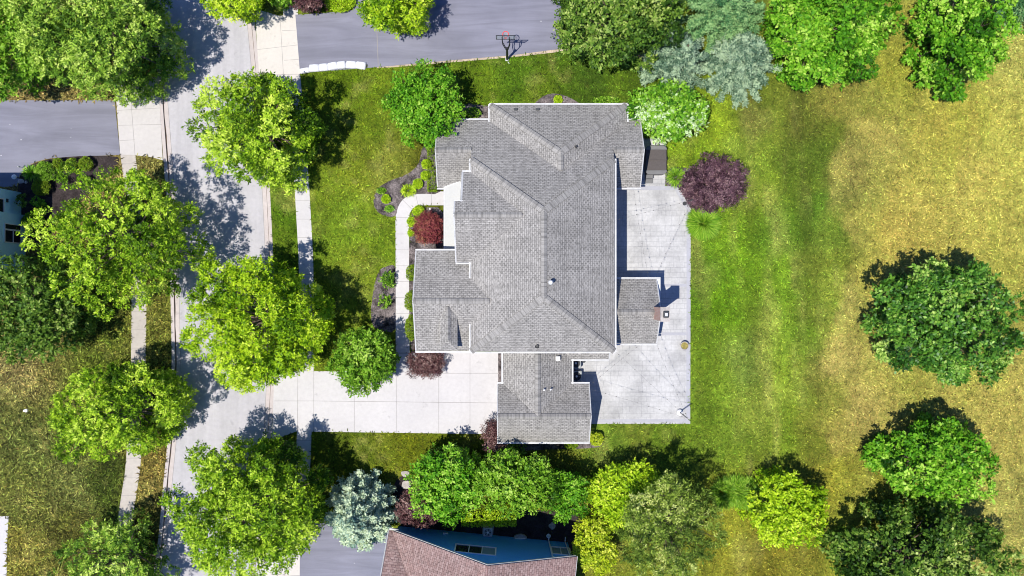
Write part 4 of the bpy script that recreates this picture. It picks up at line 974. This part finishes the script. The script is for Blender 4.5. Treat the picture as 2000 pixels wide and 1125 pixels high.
bush('ground_cover', 'low green leafy ground cover along the upper edge of the house roof', 1184, 196, 26, 6, .4, F_['mid'], 'plant', 36, n=900)
for i, (x, y, lb) in enumerate([(758,547,'upper sparse rose bush in the oval bed beside the front walk'),(752,587,'lower sparse rose bush in the oval bed beside the front walk')]):
    tree('rose_bush', lb, x, y, [16-i*3]*12, .5, 1.0, F_['mid'], 'bush', 'rose bushes', seed=60+i, lobe=.26, gap=1.25, K=6, L=.12, Wd=.07, sl_=.2, dens=1.5, limbs=False)
hd = 'clipped hedge along the front of the house'
for i, (x, y, rx, ry, lb) in enumerate([(804,533,10,15,'upper rounded clump of the clipped hedge beside the front walk'),(802,588,11,19,'middle rounded clump of the clipped hedge beside the front walk'),(803,640,11,24,'lower rounded clump of the clipped hedge beside the front walk')]):
    bush('hedge', lb, x, y, rx, ry, .9, F_['hedge'], 'hedge', 40+i, hd, n=1500, K=4, L=.09, Wd=.05, sl_=.07)
bush('hedge', 'narrow straight olive hedge along the left wall of the house', 845, 330, 8, 42, .7, F_['hedge'], 'hedge', 45, n=1500, K=4, L=.1, Wd=.05, box=True)
for i, (x, rx, lb) in enumerate([(930,26,'clipped block hedge left of the air conditioner by the blue house'),(980,26,'clipped block hedge right of the air conditioner by the blue house')]):
    bush('hedge', lb, x, 1006, rx, 14.5, 2.2, F_['lime'], 'hedge', 46+i, 'hedges by the blue house', n=1500, K=4, L=.1, Wd=.055, box=True)
bush('hedge', 'bright green low hedge at the top edge along the asphalt driveway', 664, 2, 28, 20, .7, F_['lime'], 'hedge', 48, n=900, K=4, L=.15, Wd=.06)
OG = 'ornamental grass clumps'
bladetuft('ornamental_grass', 'dark green grass clump below the purple tree', 1374, 436, 25, 25, .8, F_['blade'], seed=4, n=2200, group=OG, wd=.04)
bladetuft('ornamental_grass', 'small grass clump between the hot tub and the purple tree', 1320, 346, 14, 15, .7, F_['blade'], seed=5, n=400, group=OG, wd=.035)
for i, (x, y, lb) in enumerate([(1412,962,'leftmost arching grass clump of the row on the back lawn'),(1434,958,'middle arching grass clump of the row on the back lawn'),(1456,962,'rightmost arching grass clump of the row beside the yellow green tree')]):
    bladetuft('ornamental_grass', lb, x, y, 19, 28, 1.1, F_['blade'], seed=6+i, n=700, group=OG, wd=.04)

# grass tufts growing out of the lawns (thousands of short blades, one mesh per lawn)
def inpoly(x, y, poly):
    c = np.zeros(len(x), bool); n = len(poly)
    for i in range(n):
        (x1, y1), (x2, y2) = poly[i], poly[(i+1) % n]
        if y1 == y2: continue
        c ^= ((y1 > y) != (y2 > y)) & (x < (x2-x1)*(y-y1)/(y2-y1)+x1)
    return c
def grass(name, pts, n, x0, x1, seed, sig=.44, k=1.0):
    r = np.random.RandomState(seed); X = r.uniform(x0, x1, n); Y = r.uniform(-40, 1165, n)
    ok = (X < LE(Y)-3) | (X > RE(Y)+3)
    for fn in (SR, SL): ok &= ~((X > fn(Y)-2) & (X < fn(Y)+30))
    for p in EXCL: ok &= ~inpoly(X, Y, p)
    ok &= ~((X > 860) & (X < 1240) & (Y > 225) & (Y < 850)) | (X > 1186) & (Y > 400)
    X, Y = X[ok], Y[ok]; n = len(X); x = (X-1000)*HC/F; y = (562.5-Y)*HC/F
    jx = np.sin(X*.05+Y*.021)*6+np.sin(X*.013-Y*.061)*8; jy = np.sin(X*.045+2)*7+np.sin(Y*.05)*6
    st = np.ones(n)
    z1 = (X > 1440) & (X < 1512) & (Y > 1040); st[z1] += .9*np.exp(-(((X[z1]-1449) % 17.3)-8)**2/1.2)
    z2 = (Y < 205) & (Y > 100) & (X > 620) & (X < 1240); st[z2] += .16*np.sin(Y[z2]/2.6)
    z3 = (X > 1350) & (X < 1690); st[z3] += .15*np.sin(X[z3]/17.+np.sin(Y[z3]/210.)*.6)+.10*np.sin(X[z3]/3.1+np.sin(Y[z3]/160)*2)
    col = grass_color(x, y, pts, (jx, jy))*st[:, None]*np.clip(r.lognormal(-.04, sig, n), .22, 2.8)[:, None]*(1+r.normal(0, .07, (n, 3)))
    th = r.uniform(0, 6.283, n); d = nz(np.column_stack([np.cos(th), np.sin(th), r.uniform(.1, .7, n)]))
    nn = nz(np.array([0, 0, 1.])+r.normal(0, .35, (n, 3)))
    lv = Leaves(seed); lv.add(np.column_stack([x, y, np.full(n, .0)]), d, nn, r.uniform(.14, .38, n)*k, r.uniform(.035, .085, n)*k, np.full(n, .5))
    o = lv.build(name, M['blade_lawn']); a = o.data.attributes.new('grass', 'FLOAT_COLOR', 'FACE')
    a.data.foreach_set('color', np.concatenate([np.clip(col, .004, .85), np.ones((n, 1))], 1).astype('f').ravel())
    return tag(o, kind='stuff')
bm_ = NT('grass_blades', .75, .15); at_ = bm_.n('ShaderNodeAttribute', attribute_name='grass'); M['blade_lawn'] = bm_.col(at_.outputs['Color'])
tag(grass('grass', LG, 70000, -40, 335, 71, .75, 1.3), 'dry patchy lawn grass left of the road', 'grass')
tag(grass('grass', RG, 230000, 500, 2050, 72), 'mown lawn grass turning dry towards the right', 'grass')

#OBJECTS
# ------------------------------------------------------------------ small objects
def thing(name, label, cat, loc, group=None): return tag(empty(name, loc), label, cat, group)
def part(m, name, mat, root, **k):
    o = m.build(name, mat, root, **k); o.matrix_parent_inverse = Matrix(); return o      # built in the thing's own coordinates
# air conditioners
def ac(label, px, py, s, rot, mt, fanmat):
    p = W(px, py, .4); t = thing('air_conditioner', label, 'air conditioner', (p.x, p.y, 0), 'air conditioners')
    m = MB(); h = s/2; m.box(-h, -h, .05, h, h, .82, rot); body = part(m, 'cabinet', mt, t, bevel=.06)
    m = MB(); m.box(-h-.08, -h-.08, -.03, h+.08, h+.08, .05, rot); part(m, 'pad', M['concrete'], t)
    m = MB(); m.cyl(0, 0, .80, .835, h*.82, n=28); g_ = part(m, 'fan_grille', fanmat, t)
    m = MB()
    for k in range(5):
        q = k*2*math.pi/5; c_, s_ = math.cos(q), math.sin(q)
        m.face([(c_*.06, s_*.06, .845), (c_*h*.7-s_*.07, s_*h*.7+c_*.07, .842), (c_*h*.72+s_*.05, s_*h*.72-c_*.05, .852)])
    part(m, 'fan_blades', M['dark'], g_)
    m = MB(); m.cyl(0, 0, .835, .87, .085, n=16); part(m, 'fan_hub', M['net'], g_)
M['cab'] = rough_mat('grey_cabinet', (.36, .38, .38), .08, rough=.5)
ac('upper air conditioner of the pair in the corner by the garage', 1124, 708.5, .86, 0, M['cab'], M['black'])
ac('lower air conditioner of the pair in the corner by the garage', 1125.5, 734, .86, 0, M['cab'], M['black'])
ac('single pale air conditioner between the two block hedges at the blue house', 953, 1037, .72, R(-4), M['steel'], M['cab'])
# hot tub with steps
p = W(1280, 314, .45); t = thing('hot_tub', 'covered dark grey hot tub beside the right wall of the house', 'hot tub', (p.x, p.y, 0))
def rrect(w_, h_, r_, n=5):
    o = []
    for cx, cy, a0 in ((w_/2-r_, h_/2-r_, 0), (-w_/2+r_, h_/2-r_, 90), (-w_/2+r_, -h_/2+r_, 180), (w_/2-r_, -h_/2+r_, 270)):
        o += [(cx+r_*math.cos(R(a0+90*k/n)), cy+r_*math.sin(R(a0+90*k/n))) for k in range(n+1)]
    return o
m = MB(); m.prism(rrect(1.66, 2.26, .3), 0, .82); part(m, 'cabinet', M['tub'], t)
m = MB(); m.prism([(x, y-0.0) for x, y in rrect(1.72, 2.32, .33) if y >= -.001]+[(-.86, 0.012), (.86, .012)][:0], .82, .93); a_ = part(m, 'cover', M['cover'], t, bevel=.02)
m = MB(); m.prism([(x, y) for x, y in rrect(1.72, 2.32, .33) if y <= .001], .82, .926); part(m, 'cover', M['cover'], t, bevel=.02)
m = MB(); m.box(-.85, -.03, .93, .85, .03, .945); sub_ = part(m, 'hinge_seam', M['tub'], a_)
m = MB(); m.box(.86, .05, .55, .9, .25, .86); part(m, 'strap', M['black'], t)
p = W(1268, 349, .3); t = thing('spa_steps', 'dark two tread steps at the lower end of the hot tub', 'steps', (p.x, p.y, 0))
for k in range(2):
    m = MB(); m.box(-.3, -.34+.34*k, 0, .3, -.02+.34*k, .24+.22*k); part(m, 'tread', M['cover'], t, bevel=.015)
# round planter
p = W(1336, 675, .25); t = thing('planter', 'round dark planter with yellowish soil near the right edge of the patio', 'planter', (p.x, p.y, 0))
m = MB(); n = 28; ro, ri, hh = .35, .29, .5
for k in range(n):
    a, b = 2*math.pi*k/n, 2*math.pi*(k+1)/n; ca, sa, cb, sb = math.cos(a), math.sin(a), math.cos(b), math.sin(b)
    m.face([(ca*ro*.8, sa*ro*.8, .01), (cb*ro*.8, sb*ro*.8, .01), (cb*ro, sb*ro, hh), (ca*ro, sa*ro, hh)]); m.face([(ca*ro, sa*ro, hh), (cb*ro, sb*ro, hh), (cb*ri, sb*ri, hh), (ca*ri, sa*ri, hh)])
    m.face([(ca*ri, sa*ri, hh), (cb*ri, sb*ri, hh), (cb*ri, sb*ri, .3), (ca*ri, sa*ri, .3)])
part(m, 'pot', M['stone'], t)
m = MB(); m.cyl(0, 0, .3, .36, ri-.005, n=28); part(m, 'soil', rough_mat('straw_soil', (.5, .42, .12), .5, 4, 14), t)
# string light posts
p = W(1327.5, 805.5, .2); t = thing('light_post', 'post in a round white base at the lower right corner of the patio', 'post', (p.x, p.y, 0))
m = MB(); m.tube([(0, 0, .02), (0, 0, .3), (0, 0, .38)], [.27, .25, .18], 24); part(m, 'base', M['white'], t, smooth=False)
m = MB(); m.tube([(0, 0, .3), (0, 0, 3.5)], .045, 10); part(m, 'pole', M['stone'], t)
m = MB(); m.tube([(0, 0, 3.4), (.12, 0, 3.46)], .02, 6); part(m, 'hook', M['steel'], t)
top1 = Vector((p.x, p.y, 3.45))
p = W(1338, 397, .2); t = thing('light_post', 'dark post beside the purple tree at the upper corner of the patio', 'post', (p.x, p.y, 0))
m = MB(); m.tube([(0, 0, 0), (0, 0, 3.1)], .04, 8); part(m, 'pole', M['dark'], t)
m = MB(); m.tube([(0, 0, 0), (0, 0, .12)], [.18, .12], 14); part(m, 'base', M['dark'], t)
top2 = Vector((p.x, p.y, 3.05))
SLG = 'string lights over the patio'
def string(label, A, B, n):
    A, B = Vector(A), Vector(B); pts = [A.lerp(B, k/12)-Vector((0, 0, .35*4*(k/12)*(1-k/12))) for k in range(13)]
    t = thing('string_lights', label, 'string lights', A, SLG)
    m = MB(); m.tube([q-A for q in pts], .005, 5); part(m, 'cable', M['wire'], t)
    for k in range(n):
        s = (k+.5)/n; q = A.lerp(B, s)-Vector((0, 0, .35*4*s*(1-s)+.07))-A
        m = MB(); m.tube([q+Vector((0, 0, .07)), q+Vector((0, 0, .02)), q-Vector((0, 0, .03)), q-Vector((0, 0, .06))], [.015, .03, .034, .01], 8); part(m, 'bulb', M['bulb'], t)
eG = P(1146, 752, 2.75); eS = P(1190, 672, 2.9); eH = P(1186, 676, 5.25); eR = P(1271, 668, 2.9)
string('string lights from the garage eave to the white based post', eG, top1, 9)
string('string lights from the lower corner of the main roof to the white based post', eH, top1, 9)
string('string lights from the lower corner of the small side roof to the white based post', eR, top1, 8)
string('string lights from the garage corner to the small side roof', P(1146, 746, 2.75), P(1240, 669, 2.85), 7)
string('string lights from the main roof edge to the dark post by the purple tree', P(1187, 440, 5.2), top2, 9)
string('string lights from the dark post to the upper corner of the small side roof', P(1268, 543, 2.9), top2, 8)
string('string lights running between the upper wing eave and the small side roof', P(1228, 377, 2.75), P(1256, 543, 2.9), 9)
# basketball hoop
b0 = W(990.6, 116, 0); t = thing('basketball_hoop', 'black basketball hoop with clear backboard and red rim beside the asphalt driveway', 'basketball hoop', b0)
bd = W(987.5, 73.5, 3.4)-b0; by = bd.y; bx = bd.x
m = MB(); m.tube([(0, 0, 0), (0, .15, 1.7), (0, .25, 2.5)], [.1, .09, .08], 8); pole = part(m, 'pole', M['black'], t)
m = MB()
for sx in (-.28, .28):
    m.tube([(sx*.35, .2, 2.2), (sx+bx*.5, by*.55, 2.75), (sx+bx, by-.05, 3.05)], .034, 6); m.tube([(sx*.35, .25, 2.5), (sx+bx*.5, by*.6, 3.2), (sx+bx, by-.05, 3.65)], .034, 6)
part(m, 'arm', M['black'], t)
m = MB(); hw = .72; z0, z1 = 2.95, 3.95
for a_, b_ in (((-hw, z0), (hw, z0)), ((-hw, z1), (hw, z1)), ((-hw, z0), (-hw, z1)), ((hw, z0), (hw, z1)), ((-.26, z0), (-.26, z1)), ((.26, z0), (.26, z1))):
    m.tube([(bx+a_[0], by, a_[1]), (bx+b_[0], by, b_[1])], .026, 6)
part(m, 'backboard_frame', M['black'], t)
gm = NT('clear_acrylic', .1, .5); gm.b.inputs['Alpha'].default_value = .3; gm.b.inputs['Base Color'].default_value = (.8, .85, .9, 1)
m = MB(); m.box(bx-hw, by-.006, z0, bx+hw, by+.006, z1); part(m, 'backboard', gm.m, t)
m = MB(); n = 28; rc = Vector((bx, by+.36, 3.05))
m.tube([rc+Vector((.23*math.cos(2*math.pi*k/n), .23*math.sin(2*math.pi*k/n), 0)) for k in range(n+1)], .032, 6, cap=False); m.box(bx-.1, by, 3.0, bx+.1, by+.14, 3.06)
rim = part(m, 'rim', M['red'], t)
m = MB()
for k in range(12):
    a_ = 2*math.pi*k/12; b_ = a_+.26
    m.tube([rc+Vector((.23*math.cos(a_), .23*math.sin(a_), 0)), rc+Vector((.17*math.cos(b_), .17*math.sin(b_), -.2)), rc+Vector((.12*math.cos(a_), .12*math.sin(a_), -.42))], .009, 4, cap=False)
part(m, 'net', M['net'], rim)
m = MB(); m.box(-.14, -.14, 0, .14, .14, .05); m.tube([(.05, -.2, .03), (.18, -.36, .04)], .03, 6); part(m, 'anchor', M['steel'], t)
# white sacks along the driveway edge
SB = 'white sacks lying along the edge of the asphalt driveway'
sacks = [(595.5,137.5,19,10,-10,'leftmost white sack on the driveway edge, next to the sidewalk'),(614,132.5,19,14,-3,'second white sack from the sidewalk'),(632.3,131,17,14,-6,'third white sack from the sidewalk'),
         (650,128.5,19,14,-10,'fourth white sack from the sidewalk, just left of the middle'),(667,126.5,16,14,-6,'fifth white sack from the sidewalk, right of the middle'),(686,126,19,14,3,'white sack next to the right end of the row'),(705,127.5,19,14,8,'rightmost white sack with a dark loop at its corner')]
for i, (x, y, w_, h_, a_, lb) in enumerate(sacks):
    bm = bmesh.new(); bmesh.ops.create_grid(bm, x_segments=12, y_segments=9, size=1)
    s = (HC-.2)/F; rg = random.Random(i)
    ph = [rg.uniform(0, 6) for _ in range(4)]
    for v in bm.verts:
        x_, y_ = v.co.x, v.co.y; pil = (1-abs(x_)**5)*(1-abs(y_)**5)
        v.co = Vector((x_*w_*s/2*1.08*(1-.05*abs(y_)), y_*h_*s/2*1.1*(1-.06*abs(x_)), .04+.2*max(pil, 0)**.6+.025*math.sin(x_*5+ph[0])*math.sin(y_*4+ph[1])*pil))
    r_ = bmesh.ops.extrude_face_region(bm, geom=bm.faces[:])
    for v in [g_ for g_ in r_['geom'] if isinstance(g_, bmesh.types.BMVert)]: v.co.z = .0
    bmesh.ops.recalc_face_normals(bm, faces=bm.faces)
    me = bpy.data.meshes.new('sack'); bm.to_mesh(me); bm.free(); me.materials.append(M['sack'])
    for p_ in me.polygons: p_.use_smooth = True
    o = bpy.data.objects.new('sack', me); C.objects.link(o); q = W(x, y, .1); o.location = (q.x, q.y, .03); o.rotation_euler.z = -R(a_)
    tag(o, lb, 'sack', SB)
    if i == 6:
        m = MB(); m.tube([(.35, .05, .12), (.48, .12, .1), (.46, -.05, .06), (.38, -.2, .04)], .03, 6); m.build('strap', M['black'], o).matrix_parent_inverse = Matrix()
# driveway lamp
b0 = W(43, 349, 0); 
def lamp(label, px, py, hpx, h, rad):
    hd_ = W(hpx[0], hpx[1], h); t = thing('lamp_post', label, 'lamp', (hd_.x, hd_.y, 0), 'driveway lamps')
    m = MB(); m.tube([(0, 0, 0), (0, 0, h-.3)], rad*.22, 8); part(m, 'pole', M['black'], t)
    m = MB(); m.tube([(0, 0, h-.36), (0, 0, h-.32), (0, 0, h-.1)], [rad*.4, rad*.75, rad], 14); lt_ = part(m, 'lantern', M['steel'], t)
    m = MB(); m.tube([(0, 0, h-.1), (0, 0, h-.05), (0, 0, h+.08)], [rad*1.25, rad*1.15, rad*.2], 14); part(m, 'lamp_cap', M['white'], lt_)
lamp('tall lamp post with a white cap at the corner of the left asphalt driveway', 0, 0, (26, 345), 1.9, .16)
lamp('small low path light at the edge of the left asphalt driveway', 0, 0, (35, 325), .7, .06)
# rocks
def rock(label, px, py, s, seed, mat='stone', fl=.5):
    bm = bmesh.new(); bmesh.ops.create_icosphere(bm, subdivisions=2, radius=1); rg = random.Random(seed)
    o3 = [rg.uniform(-3, 3) for _ in range(3)]
    for v in bm.verts:
        k = 1+.18*math.sin(v.co.x*3+o3[0])+.14*math.sin(v.co.y*4+o3[1])+.1*math.sin(v.co.z*5+o3[2]); v.co *= s*k; v.co.z *= fl
    me = bpy.data.meshes.new('rock'); bm.to_mesh(me); bm.free(); me.materials.append(M[mat]); o = bpy.data.objects.new('rock', me); C.objects.link(o)
    q = W(px, py, 0); o.location = (q.x, q.y, s*fl*.5); return tag(o, label, 'rock', 'landscape rocks')
rock('tan boulder in the dark bed below the driveway lamp', 42, 354, .22, 1); rock('pale boulder right of the tan boulder by the driveway lamp', 52, 356, .14, 2)
rock('large brownish rock in the shade right of the blue spruce', 792, 925, .30, 3); rock('lower brownish rock above the purple brown shrub', 794, 946, .36, 4)
rock('flat pale stone in the bed near the right end of the blue house', 1078, 1027, .28, 5, 'stone', .25)
rock('small white stone beside the front walk above the red maple', 840, 408, .08, 6, 'white')
# window well at the blue house
q = on(1016, 0); t = thing('window_well', 'half round grey window well cover against the blue wall', 'window well', (q.x, q.y, 0))
m = MB(); pts = [(.55*math.cos(math.pi*k/12), .36*math.sin(math.pi*k/12)) for k in range(13)]; m.prism(pts, 0, .35); part(m, 'cover', M['stone'], t)
m = MB(); m.box(-.42, .0, .35, .42, .06, .42); part(m, 'rim', M['white'], t)
# sewer cap
q = W(51, 802, .1); t = thing('utility_cap', 'small white utility cap on the left lawn', 'utility cap', (q.x, q.y, 0))
m = MB(); m.cyl(0, 0, 0, .16, .15, .13, 16); part(m, 'cap', M['white'], t); m = MB(); m.box(-.26, -.09, 0, -.1, .09, .1); part(m, 'collar', M['white'], t, bevel=.02)
# spotlight by the front walk and splash block
q = W(1143, 702, 0); t = thing('hose_reel', 'small dark hose reel on the patio beside the upper air conditioner', 'hose reel', (q.x-.15, q.y-.1, 0))
m = MB(); m.cyl(0, 0, .1, .5, .14, n=14); part(m, 'drum', M['dark'], t, bevel=.02); m = MB(); m.box(-.16, -.1, 0, .16, .1, .1); part(m, 'base', M['black'], t)
